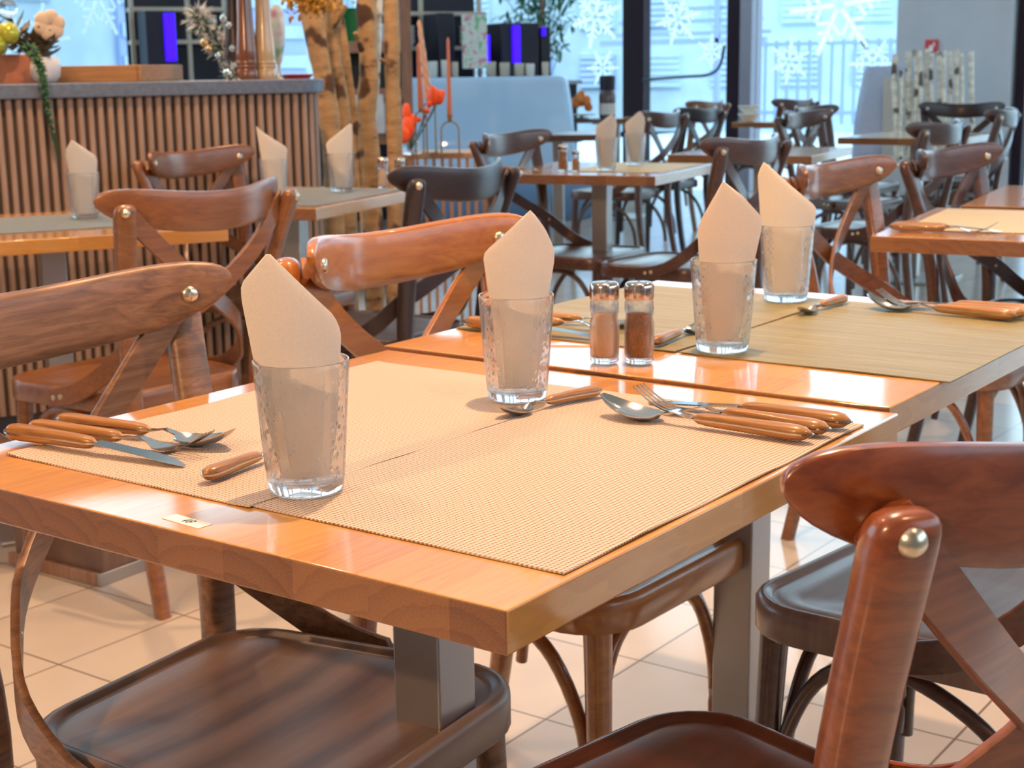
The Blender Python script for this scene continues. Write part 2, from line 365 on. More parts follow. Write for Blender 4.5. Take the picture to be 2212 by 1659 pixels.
struct(MB().box(((X0+X1)/2, (Y0+Y1)/2, ZC+0.05), (X1-X0, Y1-Y0, 0.1)).build('ceiling', CEIL))
struct(MB().box(((X0+X1)/2, Y0-0.05, ZC/2), (X1-X0, 0.1, ZC)).build('wall_back', plain('warm_plaster', (0.55, 0.45, 0.36), 0.8)))
struct(MB().box((X1+0.05, (Y0+Y1)/2, ZC/2), (0.1, Y1-Y0, ZC)).build('wall_right', PLASTER))
# left side: low wall and a glazed upper part behind the bar
struct(MB().box((X0-0.05, (Y0+Y1)/2, 0.3), (0.1, Y1-Y0, 0.6)).box((X0-0.05, (Y0+Y1)/2, ZC-0.15), (0.1, Y1-Y0, 0.3)).build('wall_left', PLASTER))
def wx(px, Y=None):
    Y = Y1 if Y is None else Y
    v = _f + (px-1106)/F_PX*cR
    return CAM.x + v.x*(Y-CAM.y)/v.y
# window wall at y = Y1: dark mullions, glass, a plastered pier
def pier(name, x0, x1, mat, z0=0.0, z1=ZC, d=0.14, y=Y1):
    return MB().box(((x0+x1)/2, y, (z0+z1)/2), (x1-x0, d, z1-z0)).build(name, mat, bevel=0.006)
GREYFR = plain('grey_aluminium', (0.28, 0.27, 0.33), 0.4, 0.2)
m1a, m1b = wx(1352), wx(1395); m2a, m2b, m2c = wx(1566), wx(1597), wx(1621)
pa, pb = wx(1922), wx(2158); m3a, m3b = wx(2163), wx(2184)
struct(pier('trim_1', m1a, m1b, FRAME), 'dark window mullion left of the glass door')
struct(pier('trim_2', m2a, m2b, FRAME), 'dark window mullion right of the glass door')
struct(pier('trim_3', m2b, m2c, GREYFR, d=0.22), 'grey mullion beside the dark one')
struct(pier('trim_4', m3a, m3b, FRAME), 'dark mullion right of the white pier')
wf = pier('wall_front', pa, pb, PLASTER, d=0.3); struct(wf, 'plain white pier between the windows')
struct(MB().box(((pb+X1)/2, Y1, ZC-0.1), (X1-pb, 0.14, 0.2)).box(((X0+pa)/2, Y1, ZC-0.1), (pa-X0, 0.14, 0.2)).build('trim_5', FRAME))
for i, (a, b_) in enumerate([(X0, m1a), (m1b, m2a), (m2c, pa), (m3b, X1)]):
    if i == 1:
        o = MB().box(((a+b_)/2, Y1, (ZC-0.2)/2+0.02), (b_-a, 0.012, ZC-0.24)).build('door_1', WINGLASS)
        struct(o, 'glass entrance door with a long curved push bar')
        pts = smooth_path([(b_-0.03, Y1-0.05, 1.30), (b_-0.05, Y1-0.10, 1.12), (b_-0.16, Y1-0.11, 1.045), (b_-0.4, Y1-0.11, 1.03), (a+0.01, Y1-0.09, 1.005)], 5)
        MB().tube(pts, 0.014, 8).build('door_handle', plain('handle_dark', (0.03, 0.06, 0.08), 0.4), o)
    else:
        o = MB().box(((a+b_)/2, Y1, (ZC-0.2)/2), (b_-a, 0.012, ZC-0.2)).build('window_%d' % (i+1), WINGLASS); struct(o, 'tall window pane with white snow decals')
# left glazed wall
for i, y in enumerate([Y0, 2.0, 5.6, 8.05, Y1]):
    struct(MB().box((X0, y, 2.55), (0.12, 0.16, 4.0)).build('trim_%d' % (6+i), plain('post_grey', (0.05, 0.055, 0.08), 0.5), bevel=0.004))
struct(MB().box((X0, (Y0+Y1)/2, 2.55), (0.012, Y1-Y0, 3.9)).build('window_5', WINGLASS), 'glazing behind the bar')
# white snow decals sprayed on the panes
SNOW = plain('snow_decal', (0.85, 0.92, 1.0), 0.9, 0, 0.02)
_nt = SNOW.node_tree; _tr = N(_nt, 'ShaderNodeBsdfTranslucent'); _tr.inputs[0].default_value = (0.95, 0.98, 1, 1); _mx = _nt.nodes.new('ShaderNodeMixShader'); _mx.inputs[0].default_value = 0.95
L(_nt, _nt.nodes['Principled BSDF'].outputs[0], _mx.inputs[1]); L(_nt, _tr.outputs[0], _mx.inputs[2]); L(_nt, _mx.outputs[0], _nt.nodes['Material Output'].inputs[0])
def flake(mb, cx, cz, r, y, rot, axis='y'):
    for k in range(6):
        a = rot+k*PI/3
        def seg(p, q, wd):
            d = Vector((q[0]-p[0], q[1]-p[1])); d.normalize(); n_ = Vector((-d.y, d.x))*wd/2
            vs = []
            for t in (0, 0.004):
                for s_, e in ((p, 1), (q, 1), (q, -1), (p, -1)):
                    u, z = s_[0]+n_.x*e, s_[1]+n_.y*e
                    vs.append((u, y-t, z) if axis == 'y' else (y+t, u, z))
            mb.add(vs, [(0, 1, 2, 3), (7, 6, 5, 4), (0, 4, 5, 1), (1, 5, 6, 2), (2, 6, 7, 3), (3, 7, 4, 0)])
        c, s2 = math.cos(a), math.sin(a)
        seg((cx+c*r*0.1, cz+s2*r*0.1), (cx+c*r, cz+s2*r), r*0.09)
        for f_ in (0.35, 0.55, 0.75):
            for sg in (1, -1):
                b_ = a+sg*PI/3
                seg((cx+c*r*f_+math.cos(b_)*r*0.055, cz+s2*r*f_+math.sin(b_)*r*0.055), (cx+c*r*f_+math.cos(b_)*r*(0.9-f_)*0.55, cz+s2*r*f_+math.sin(b_)*r*(0.9-f_)*0.55), r*0.07)
def decal(label, cx, cz, r, rt, y, axis='y'):
    mb = MB(); flake(mb, cx, cz, r, y, rt, axis)
    return tag(mb.build('window_decal', SNOW), label, 'decal', 'white snowflake decals on the glass')
yb = Y1-0.012
decal('very large white snowflake decal on the wide right window', wx(1790), 1.62, 0.46, 0.1, yb)
decal('small snowflake decal low at the left of the wide right window', wx(1690), 1.15, 0.2, 0.4, yb)
decal('small snowflake decal low at the right of the wide right window', wx(1862), 1.12, 0.22, 0.0, yb)
decal('snowflake decal high on the glass door', wx(1460), 1.55, 0.24, 0.2, yb)
decal('small snowflake decal low on the glass door', wx(1530), 1.25, 0.16, 0.5, yb)
decal('snowflake decal beside the green plant', wx(1290), 1.6, 0.3, 0.3, yb)
decal('small snowflake decal under the one beside the green plant', wx(1305), 1.12, 0.18, 0.0, yb)
decal('snowflake decal on the glazing behind the bar, nearest the flowers', 6.8, 1.35, 0.35, 0.2, X0+0.012, 'x')
decal('snowflake decal on the glazing behind the bar, near the dark post', 7.45, 1.75, 0.35, 0.0, X0+0.012, 'x')

# outdoors: snowy ground, a pale building with shutters, a glazed canopy
struct(MB().box((-10, 30, -0.25), (90, 90, 0.1)).box((-40, 4, -0.25), (50, 60, 0.1)).build('ground_outside', plain('snowy_paving', (0.62, 0.68, 0.74), 0.8)))
FAC = plain('pale_facade', (0.46, 0.58, 0.68), 0.8, 0, 0.1, 2); LIL = plain('lilac_shutter', (0.34, 0.42, 0.72), 0.6)
def building(loc, wd, h, rz, label, rows, cols, seed=1):
    r_ = root('building', loc, rz); tag(r_, label, 'building')
    MB().box((0, 2, h/2), (wd, 4, h)).build('wall', FAC, r_)
    rn = random.Random(seed)
    for i in range(cols):
        for j in range(rows):
            x = -wd/2+(i+0.5)*wd/cols; z = 0.9+j*(h-0.6)/rows
            wd2 = wd/cols*0.55; hh = (h/rows)*0.5
            f_ = MB().box((x, -0.03, z+hh/2), (wd2, 0.08, hh)).build('window', LIL if rn.random() < 0.6 else FAC, r_)
            sl = MB()
            for k in range(6): sl.box((x, -0.09, z+hh*(k+0.5)/6), (wd2*0.94, 0.03, hh/14))
            sl.build('shutter', FAC, f_)
    return r_
building((-15.5, 27, -0.2), 13, 4.3, R(12), 'pale blue building with lilac shuttered windows across the street', 3, 9, 3)
building((-3.0, 30, -0.2), 12, 4.6, R(-4), 'pale building seen through the wide right window', 3, 8, 5)
building((-13.5, 9.5, -0.2), 14, 4.5, R(90), 'pale building added to cover the sky beyond the glazing behind the bar', 1, 7, 8)  # facade added close behind the glazing to cover and dim the sky
rf = MB()
for k in range(9): rf.box((wx(1480, 17)+0.0, 17+k*0.02, 1.55+k*0.16), (2.4-k*0.25, 0.05, 0.05))
rf.box((wx(1390, 17), 17, 1.2), (0.07, 0.07, 2.8)).box((wx(1540, 17), 17, 1.2), (0.07, 0.07, 2.8)).box((wx(1465, 17), 17, 1.45), (2.5, 0.07, 0.07))
tag(rf.build('canopy', LIL), 'slatted lilac canopy on posts outside the glass door', 'canopy')
fen = MB(); 
for k in range(26): fen.box((wx(1640, 18)+k*0.16, 18, 0.9), (0.04, 0.03, 1.1))
fen.box((wx(1640, 18)+2.0, 18, 1.4), (4.2, 0.04, 0.05)).box((wx(1640, 18)+2.0, 18, 0.5), (4.2, 0.04, 0.05))
tag(fen.build('fence', LIL), 'lilac picket fence outside the wide right window', 'fence')

# ------------------------------------------------------------------ cross-back chairs
def rrect(wf_, wb_, dp, rf_, rb_, n=7):
    hx = dp/2; Cn = [(hx, -wf_/2, rf_), (hx, wf_/2, rf_), (-hx, wb_/2, rb_), (-hx, -wb_/2, rb_)]; pts = []
    for i in range(4):
        p0 = Vector(Cn[i-1][:2]); p = Vector(Cn[i][:2]); p1 = Vector(Cn[(i+1) % 4][:2]); r = Cn[i][2]
        a = (p0-p).normalized(); b = (p1-p).normalized(); ang = a.angle(b); d = r/math.tan(ang/2); c = p+(a+b).normalized()*r/math.sin(ang/2)
        s_ = p+a*d-c; e = p+b*d-c; t0 = math.atan2(s_.y, s_.x); dt = (math.atan2(e.y, e.x)-t0+PI) % (2*PI)-PI
        for k in range(n+1):
            t = t0+dt*k/n; pts.append((c.x+r*math.cos(t), c.y+r*math.sin(t)))
    return pts
ZS = 0.462
def seat_mesh():
    def ring(i, z, dome=0.0): return [(x-0.010, y, z) for x, y in rrect(0.428-2*i, 0.360-2*i, 0.405-2*i, max(0.085-i, 0.012), max(0.085-i, 0.012))]
    rs = [ring(0.02, ZS-0.047), ring(0.003, ZS-0.046), ring(0.0, ZS-0.042), ring(0.0, ZS-0.008), ring(0.004, ZS-0.002), ring(0.009, ZS), ring(0.015, ZS-0.0005), ring(0.0185, ZS-0.005), ring(0.023, ZS-0.0065), ring(0.030, ZS-0.0045), ring(0.06, ZS-0.008), ring(0.11, ZS-0.0125)]
    return MB().loft(rs).mesh('seat', 50)
def rail_mesh():
    rings = []
    Y = 0.243
    ys = [-Y+0.0004, -Y+0.0015, -Y+0.004, -Y+0.009, -Y+0.016] + [(-Y+0.026)+(2*Y-0.052)*k/32 for k in range(33)] + [Y-0.016, Y-0.009, Y-0.004, Y-0.0015, Y-0.0004]
    for y in ys:
        q = min(1, abs(y)/Y); h = 0.0410*max(1e-4, 1-q**5.2)**0.5; zc = 0.836+0.032*q*q
        xc = -0.350+1.70*y*y; tx = 3.4*y; nl = math.hypot(1, tx); nx, ny = 1/nl, -tx/nl
        th = 0.0100*max(0.35, (1-q**20))**0.5
        ring = []
        for k in range(20):
            a = 2*PI*k/20; u = math.cos(a); v = math.sin(a)
            u = math.copysign(abs(u)**0.45, u); v = math.copysign(abs(v)**0.8, v)
            z = zc+v*h
            ring.append((xc+nx*u*th-(z-0.85)*0.06, y+ny*u*th, z))
        rings.append(ring)
    return MB().loft(rings).mesh('top_rail', 50)
def post_mesh(s):
    path = smooth_path([(-0.305, 0.183, 0.0), (-0.262, 0.176, 0.22), (-0.240, 0.174, 0.45), (-0.267, 0.190, 0.66), (-0.3155, 0.2210, 0.836)], 5)
    rings = []; n = len(path)
    P = [Vector((p.x, s*p.y, p.z)) for p in path]
    def ring(c, z, wx_, wy, an):
        ca, sa = math.cos(an), math.sin(an); out = []
        for k in range(20):
            a = 2*PI*k/20; u = math.copysign(abs(math.cos(a))**0.66, math.cos(a))*wx_; v = math.copysign(abs(math.sin(a))**0.66, math.sin(a))*wy
            out.append((c.x+u*ca-v*sa, c.y+u*sa+v*ca, z))
        return out
    for i, p in enumerate(P):
        an = -s*R(30)*min(1, max(0, (p.z-0.40)/0.35))
        rings.append(ring(p, p.z, 0.0150+0.0018*min(1, p.z/0.5), 0.0165+0.0058*min(1, p.z/0.6), an))
    top = P[-1]; an = -s*R(30)
    for dz, f_ in ((0.012, 0.985), (0.018, 0.93), (0.0225, 0.80), (0.0255, 0.58), (0.027, 0.28)):
        rings.append(ring(Vector((top.x-0.2*dz, top.y, 0)), top.z+dz, 0.0168*f_, 0.0223*f_, an))
    return MB().loft(rings).mesh('back_leg', 50)
def ribbon(path, w_, th):
    P = [Vector(p) for p in path]; rings = []; n = len(P)
    for i, p in enumerate(P):
        t = (P[min(i+1, n-1)]-P[max(i-1, 0)]).normalized(); h = Vector((t.x, t.y, 0)).normalized()
        nn = Vector((-h.y, h.x, 0)); wv = t.cross(nn).normalized()
        f_ = 1.0
        if i == 0 or i == n-1: f_ = 0.5
        a = wv*w_/2*f_; b = nn*th/2
        rings.append([p+a*0.94+b, p+a+b*0.4, p+a-b*0.4, p+a*0.94-b, p-a*0.94-b, p-a-b*0.4, p-a+b*0.4, p-a*0.94+b])
    return rings
def strip_path(s):
    o = 0.0055 if s > 0 else -0.0055
    pts = [(-0.2950, 0.2100, 0.852), (-0.3050, 0.193, 0.828), (-0.3150+o*0.5, 0.11, 0.745), (-0.300+o, 0.0, 0.662), (-0.256+o*0.5, -0.10, 0.595), (-0.212, -0.152, 0.552), (-0.165, -0.190, 0.500), (-0.105, -0.206, 0.462), (-0.05, -0.2125, 0.446), (-0.012, -0.2155, 0.440)]
    pts = smooth_path(pts, 4)
    return [(p.x, s*p.y, p.z) for p in pts]
def strip_mesh(s): return MB().loft(ribbon(strip_path(s), 0.040, 0.009)).mesh('cross_strip', 50)
def screw_mesh(s):
    mb = MB()
    def head(c, d, r=0.006, L_=0.005):
        d = Vector(d).normalized(); mb.tube([Vector(c), Vector(c)+d*L_*0.6, Vector(c)+d*L_], [r, r*0.9, r*0.35], 10)
    head((-0.215, -s*0.148, 0.553), (0.8, s*0.5, 0.1)); head((-0.055, -s*0.216, 0.447), (0, -s, 0)); head((-0.033, -s*0.217, 0.443), (0, -s, 0))
    return mb.mesh('screw', 40)
def leg_mesh(s):
    return MB().tube(smooth_path([(0.163, s*0.178, 0.0), (0.157, s*0.172, 0.22), (0.150, s*0.165, 0.42)], 4), [0.0135+0.0055*k/8 for k in range(9)], 14).mesh('leg', 50)
def arch(pts, r=0.0095): return MB().tube(smooth_path(pts, 5), r, 10)
def arch_meshes():
    out = []
    out.append(arch([(0.142, -0.150, 0.17), (0.140, -0.147, 0.27), (0.135, -0.110, 0.365), (0.133, -0.04, 0.402), (0.133, 0.04, 0.402), (0.135, 0.110, 0.365), (0.140, 0.147, 0.27), (0.142, 0.150, 0.17)]).mesh('arch', 50))
    for s in (1, -1):
        out.append(arch([(0.138, s*0.170, 0.16), (0.131, s*0.170, 0.27), (0.085, s*0.172, 0.365), (0.02, s*0.172, 0.403), (-0.06, s*0.172, 0.40), (-0.15, s*0.172, 0.355), (-0.208, s*0.172, 0.27), (-0.228, s*0.174, 0.17)]).mesh('arch', 50))
    return out
def bolt_mesh(s, front=True):
    y = s*0.1945; mb = MB()
    if front:
        c = Vector((-0.2738, y, 0.852)); d = Vector((0.83, -s*0.56, 0.05))
    else:
        c = Vector((-0.3295, s*0.2285, 0.847)); d = Vector((-0.85, s*0.50, 0))
    d.normalize()
    if front: mb.tube([c-d*0.004, c+d*0.001, c+d*0.004, c+d*0.0042, c+d*0.0015], [0.0105, 0.0105, 0.008, 0.0035, 0.003], 18)
    else: mb.tube([c-d*0.002, c+d*0.001, c+d*0.005, c+d*0.0075, c+d*0.008], [0.0100, 0.0097, 0.0076, 0.0035, 0.0015], 18)
    return mb.mesh('bolt', 50)
CM = dict(seat=seat_mesh(), rail=rail_mesh(), post=[post_mesh(1), post_mesh(-1)], strip=[strip_mesh(1), strip_mesh(-1)], screw=[screw_mesh(1), screw_mesh(-1)],
          leg=[leg_mesh(1), leg_mesh(-1)], arch=arch_meshes(), bf=[bolt_mesh(1), bolt_mesh(-1)], bb=[bolt_mesh(1, False), bolt_mesh(-1, False)])
def chair(x, y, deg, mat, label, seatmat=None, group=None):
    r_ = root('dining_chair', (x, y, 0), R(deg)); tag(r_, label, 'chair', group)
    link('seat', CM['seat'], seatmat or mat, r_); link('top_rail', CM['rail'], mat, r_)
    for i in (0, 1):
        link('back_leg', CM['post'][i], mat, r_); link('leg', CM['leg'][i], mat, r_)
        st = link('cross_strip', CM['strip'][i], mat, r_); link('screw', CM['screw'][i], BOLT, st)
        link('bolt', CM['bf'][i], BOLT, r_); link('bolt', CM['bb'][i], BOLT, r_)
    for a in CM['arch']: link('bentwood_arch', a, mat, r_)
    return r_
chair(-0.486, 0.262, 5.0, WALNUT, 'matte dark walnut chair left of the nearest table, bolt on its wide rail', WALNUT_S)
chair(-0.002, 0.290, 169.0, MAHOG, 'glossy red-brown chair in the near right corner, seen from behind', MAHOG_S)
chair(-0.540, 0.900, -1.5, CHEST, 'shiny orange-brown chair behind the nearest glasses, facing the olive placemats')
chair(-0.04, 1.0, 173, COCOA, 'dark brown chair with a scuffed seat, tucked in right of the two joined tables', COCOA_S)
chair(-2.060, 1.384, 178, BROWN, 'brown chair at the far left table, seen from behind, its rail curving away')
chair(-2.004, 2.144, 184.5, DARK, 'blackish chair right of the grey-covered table, seen from behind')
chair(-2.65, 2.46, 7.0, BROWN, 'brown chair before the slatted bar front, between the two left tables')
chair(-0.60, 2.56, -2, RUSSET, 'red-brown chair at the left end of the table on the right edge, facing it')
chair(-0.57, 3.23, -5, COCOA, 'second dark red-brown chair further back along the right-edge table')
chair(-2.41, 3.79, 6, COCOA, 'brown chair at the left of the middle table, in front of the white desk')
chair(-1.985, 3.70, 178, COCOA, 'dark brown chair at the right end of the middle table, leaning over it')
chair(-1.86, 5.12, 178, COCOA, 'dark chair right of the second table back, seen from behind')
chair(-2.41, 6.27, -3, COCOA, 'brown chair with crossed back just in front of the wide window')
chair(-2.80, 7.22, -4, COCOA, 'half-hidden brown chair behind the one by the wide window')
chair(-2.15, 6.75, 187, COCOA, 'brown chair cut by the right edge of the photo, before the birch poles')
chair(-2.42, 7.70, -77, DARK, 'black chair with a broad curved rail in front of the birch poles')
chair(-3.80, 6.25, 183, COCOA, 'pale-lit brown chair behind the middle table, nearest the glass door')
chair(-3.95, 6.96, 180, DARK, 'blackish chair behind the middle table, right of the pale-lit one')
chair(-4.75, 8.55, 178, BROWN, 'small brown chair far back beside the dark mullion of the glass door')
chair(-4.35, 9.15, 170, COCOA, 'small distant chair right of the far round table')

# ------------------------------------------------------------------ tables
def table(x, y, deg, label, wx_=0.70, wy=0.70, group=None, z=0.75, mat=None):
    """x, y = centre"""
    r_ = root('dining_table', (x, y, 0), R(deg)); tag(r_, label, 'table', group)
    MB().box((0, 0, 0), (wx_, wy, 0.0335)).build('table_top', mat or TW, r_, (0, 0, z-0.01675), bevel=0.0022, seg=3)
    MB().box((0, 0, 0.3595), (0.06, 0.06, 0.689)).build('column', STEEL, r_, bevel=0.0025)
    MB().box((0, 0, 0.006), (0.42, 0.42, 0.012)).build('base_plate', STEEL, r_, bevel=0.003)
    MB().box((0, 0, 0.710), (0.30, 0.30, 0.012)).build('top_plate', STEEL, r_, bevel=0.002)
    return r_
table(-0.35, 0.35, 0, 'nearest honey-coloured table with a white 48 sticker on its edge')
table(-0.362, 1.0625, 0, 'honey-coloured table joined behind the nearest one, under olive placemats', z=0.754, wy=0.715)
def corner_table(cx, cy, deg, label, wx_=0.7, wy=0.7, sx=-1, sy=1, **k):
    """cx, cy = world position of one corner; local offsets sx, sy point to the centre"""
    a = R(deg); ox, oy = sx*wx_/2, sy*wy/2
    return table(cx+ox*math.cos(a)-oy*math.sin(a), cy+ox*math.sin(a)+oy*math.cos(a), deg, label, wx_, wy, **k)
T_LEFT = corner_table(-2.08, 1.735, -26, 'table at the left edge of the photo with a grey mat', sx=-1, sy=-1)
T_GREY = corner_table(-2.235, 2.205, 15, 'table with a grey placemat in front of the birch trunks', wx_=0.52)
T_MID = corner_table(-2.015, 3.64, 11, 'middle table with two glasses and a dark pepper pot, before the white desk', wx_=0.66)
corner_table(-2.02, 4.90, 10, 'bare-looking table second back from the middle, with a bluish shine', wx_=0.62)
corner_table(-1.96, 6.48, 5, 'far table beside the birch poles', wx_=0.62)
T_RIGHT = corner_table(-0.678, 2.262, 9, 'table cut by the right edge of the photo, cutlery on its near corner', sx=1)
corner_table(-0.735, 2.985, 9, 'table pushed up behind the one on the right edge', sx=1, z=0.755)
corner_table(-3.60, 8.42, 20, 'far table under small pale chairs by the glass door', wx_=0.55, wy=0.6)
corner_table(-3.98, 6.36, 25, 'thin dark-topped table in front of the white desk', wx_=0.52, wy=0.5, mat=COCOA)
corner_table(-5.12, 8.86, 21, 'small far table carrying an orange ornament and a dark bottle', wx_=0.58, wy=0.42)

# ------------------------------------------------------------------ placemats
def mat_mesh(w_, h, th=0.0014, wav=0.0004, nx=40, ny=60, seed=0, edge=0.0):
    mb = MB(); rn = random.Random(seed); vs = []; fs = []
    ph = [rn.random()*6 for _ in range(4)]
    for k in (0, 1):
        for j in range(ny+1):
            for i in range(nx+1):
                x = -w_/2+w_*i/nx; y = -h/2+h*j/ny
                ex = edge*math.exp(-((abs(x)-w_/2)/0.012)**2)*(0.5+0.5*math.sin(y*36+ph[0]))
                z = wav*(1+math.sin(x*22+ph[1])*math.sin(y*17+ph[2]))+ex
                vs.append((x, y, z+(th if k else 0)))
    M_ = (nx+1)*(ny+1)
    for j in range(ny):
        for i in range(nx):
            a = j*(nx+1)+i; q = (a, a+1, a+nx+2, a+nx+1)
            fs.append(tuple(M_+t for t in q)); fs.append(tuple(reversed(q)))
    bd = [i for i in range(nx+1)]+[j*(nx+1)+nx for j in range(1, ny+1)]+[ny*(nx+1)+i for i in range(nx-1, -1, -1)]+[j*(nx+1) for j in range(ny-1, 0, -1)]
    for q in range(len(bd)):
        a, b_ = bd[q], bd[(q+1) % len(bd)]; fs.append((a, b_, M_+b_, M_+a))
    return mb.add(vs, fs)
def placemat(x, y, z, w_, h, mat, label, deg=0, seed=0, edge=0.0, group=None, **k):
    return tag(mat_mesh(w_, h, seed=seed, edge=edge, **k).build('placemat', mat, None, (x, y, z), R(deg), angle=60), label, 'placemat', group)
placemat(-0.1645, 0.353, 0.7503, 0.314, 0.545, MAT1, 'beige woven placemat nearest the camera, on the right half of the nearest table', seed=1, edge=0.0012, wav=0.0002)
placemat(-0.4872, 0.350, 0.7502, 0.330, 0.548, MAT1, 'beige woven placemat under the cutlery at the left of the nearest table', seed=2, edge=0.0012, wav=0.0002)
placemat(-0.176, 1.105, 0.7543, 0.350, 0.500, MAT2, 'olive striped placemat on the right half of the second table', seed=3)
placemat(-0.532, 1.105, 0.7543, 0.350, 0.500, MAT2, 'olive striped placemat on the left half of the second table', seed=4)
def on_table(T, x, y):
    a = T.rotation_euler.z; return (T.location.x+x*math.cos(a)-y*math.sin(a), T.location.y+x*math.sin(a)+y*math.cos(a))
p = on_table(T_LEFT, -0.02, 0.0); placemat(p[0], p[1], 0.7503, 0.42, 0.62, MAT3, 'dark grey placemat on the table at the left edge', -26, 5, nx=16, ny=16)
p = on_table(T_GREY, 0.015, 0.0); placemat(p[0], p[1], 0.7503, 0.44, 0.60, MAT3, 'grey placemat covering the table in front of the birch trunks', 15, 6, nx=16, ny=16)
p = on_table(T_MID, 0.12, 0.06); placemat(p[0], p[1], 0.7503, 0.36, 0.52, MAT4, 'pale tan placemat on the middle table', 11, 7, nx=16, ny=16)
p = on_table(T_RIGHT, -0.145, 0.05); placemat(p[0], p[1], 0.7503, 0.34, 0.52, MAT4, 'yellowish placemat on the table cut by the right edge', 9, 8, nx=16, ny=16)

# sticker with its number
st = tag(MB().box((0, 0, 0), (0.047, 0.0145, 0.0004)).build('number_sticker', plain('sticker_paper', (0.86, 0.83, 0.72), 0.7), None, (-0.3395, 0.0225, 0.7503), R(-4)), 'small cream paper sticker reading 48 on the front edge of the nearest table', 'sticker')
INK = plain('black_ink', (0.02, 0.015, 0.02), 0.6)
tcu = bpy.data.curves.new('number', 'FONT'); tcu.body = '48'; tcu.size = 0.0125; tcu.shear = 0.35; tcu.align_x = 'CENTER'; tcu.align_y = 'CENTER'; tcu.extrude = 0.00008; tcu.offset = -0.0001
tmp = bpy.data.objects.new('number_src', tcu); C.objects.link(tmp); bpy.context.view_layer.update()
nm = bpy.data.meshes.new_from_object(tmp.evaluated_get(bpy.context.evaluated_depsgraph_get())); bpy.data.objects.remove(tmp)
nm.materials.clear(); link('number', nm, INK, st, (0.0, 0, 0.0003))

# ------------------------------------------------------------------ glasses and napkins
def tumbler_mesh():
    H = 0.1165; rb, rt = 0.0325, 0.0415
    outer = [(0.0005, 0.0), (0.022, 0.0), (0.029, 0.0006), (rb, 0.004)]
    for k in range(1, 13): z = 0.004+(H-0.0045)*k/12; outer.append((rb+(rt-rb)*(z/H)**0.9, z))
    outer += [(rt-0.0003, H-0.0002), (rt-0.0009, H+0.0002), (rt-0.0016, H+0.0002)]; inner = [(rt-0.0019, H-0.0003), (rt-0.0021, H-0.0012)]
    for k in range(11, -1, -1): z = 0.014+(H-0.018)*k/12; inner.append((rb-0.0021+(rt-rb)*(z/H)**0.9, z))
    inner += [(0.024, 0.0105), (0.0005, 0.0105)]
    return MB().lathe(outer+inner, 64).mesh('drinking_glass', 60)
TM = tumbler_mesh()
def tumbler(x, y, z, label, group=None):
    o = link('drinking_glass', TM, GLASS, None, (x, y, z)); return tag(o, label, 'glass', group)
def napkin(x, y, z, outline_, label, deg, lay=4, depth=0.012, bend=5.5, group=None):
    """folded paper napkin: outline_ (u, z) polygon; layers stacked in depth, bent into a shallow arc"""
    mb = MB(); O = outline_
    # resample the polygon top as a height function over rows
    zs = [q[1] for q in O]; z0, z1 = min(zs), max(zs)
    def span(zz):
        xs = []
        for i in range(len(O)):
            a, b_ = O[i], O[(i+1) % len(O)]
            if (a[1]-zz)*(b_[1]-zz) <= 0 and abs(a[1]-b_[1]) > 1e-9:
                xs.append(a[0]+(b_[0]-a[0])*(zz-a[1])/(b_[1]-a[1]))
        return (min(xs), max(xs)) if xs else (0, 0)
    rows = 34; cols = 14
    for Lr in range(lay):
        off = (Lr-(lay-1)/2)*depth/lay
        sh = Lr*0.0011
        vs = []; fs = []
        for side in (0, 1):
            for j in range(rows+1):
                zz = z0+(z1-z0-0.0002)*(j/rows)+1e-5
                a, b_ = span(zz)
                top = max(0.0, (zz-z0)/(z1-z0))
                for i in range(cols+1):
                    u = a+(b_-a)*i/cols
                    v = off+(depth/lay*0.5 if side else -depth/lay*0.42)*(1 - 0.8*(abs(2*i/cols-1))**6)
                    bb = bend*(1.25-0.5*top)
                    v += bb*u*u + 0.0006*math.sin(u*90+Lr)
                    vs.append((u, v, zz-sh*0.6*top*1.6))
        M_ = (rows+1)*(cols+1)
        for j in range(rows):
            for i in range(cols):
                q = j*(cols+1)+i; f_ = (q, q+1, q+cols+2, q+cols+1)
                fs.append(tuple(reversed(tuple(M_+t for t in f_)))); fs.append(f_)
        bd = [i for i in range(cols+1)]+[j*(cols+1)+cols for j in range(1, rows+1)]+[rows*(cols+1)+i for i in range(cols-1, -1, -1)]+[j*(cols+1) for j in range(rows-1, 0, -1)]
        for q in range(len(bd)):
            a, b_ = bd[q], bd[(q+1) % len(bd)]; fs.append((a, M_+a, M_+b_, b_))
        mb.add(vs, fs)
    o = mb.build('napkin', PAPER, None, (x, y, z), R(deg), angle=40)
    return tag(o, label, 'napkin', group)
# local u axis points to the right of the camera, v away from it
def view_deg(x, y): return math.degrees(math.atan2(y-CAM.y, x-CAM.x))-90
def place_setting(x, y, z, O, gl, nl, twist=0, lay=4, **k):
    tumbler(x, y, z, gl); O = [(a*0.98, b_) for a, b_ in O]
    napkin(x, y, z+0.0005, O, nl, view_deg(x, y)+twist, lay, **k)
B = 0.0125
place_setting(-0.314, 0.137, 0.7525, [(-0.021, B), (0.021, B), (0.0285, 0.05), (0.033, 0.10), (0.0355, 0.136), (0.0335, 0.146), (0.029, 0.154), (-0.0215, 0.2065), (-0.0255, 0.2065), (-0.046, 0.184), (-0.0490, 0.177), (-0.0485, 0.165), (-0.0405, 0.112), (-0.036, 0.075), (-0.027, 0.04)],
              'dimpled tumbler nearest the camera, beside the 48 sticker', 'cream napkin folded to a long slanted edge in the nearest tumbler', twist=-3)
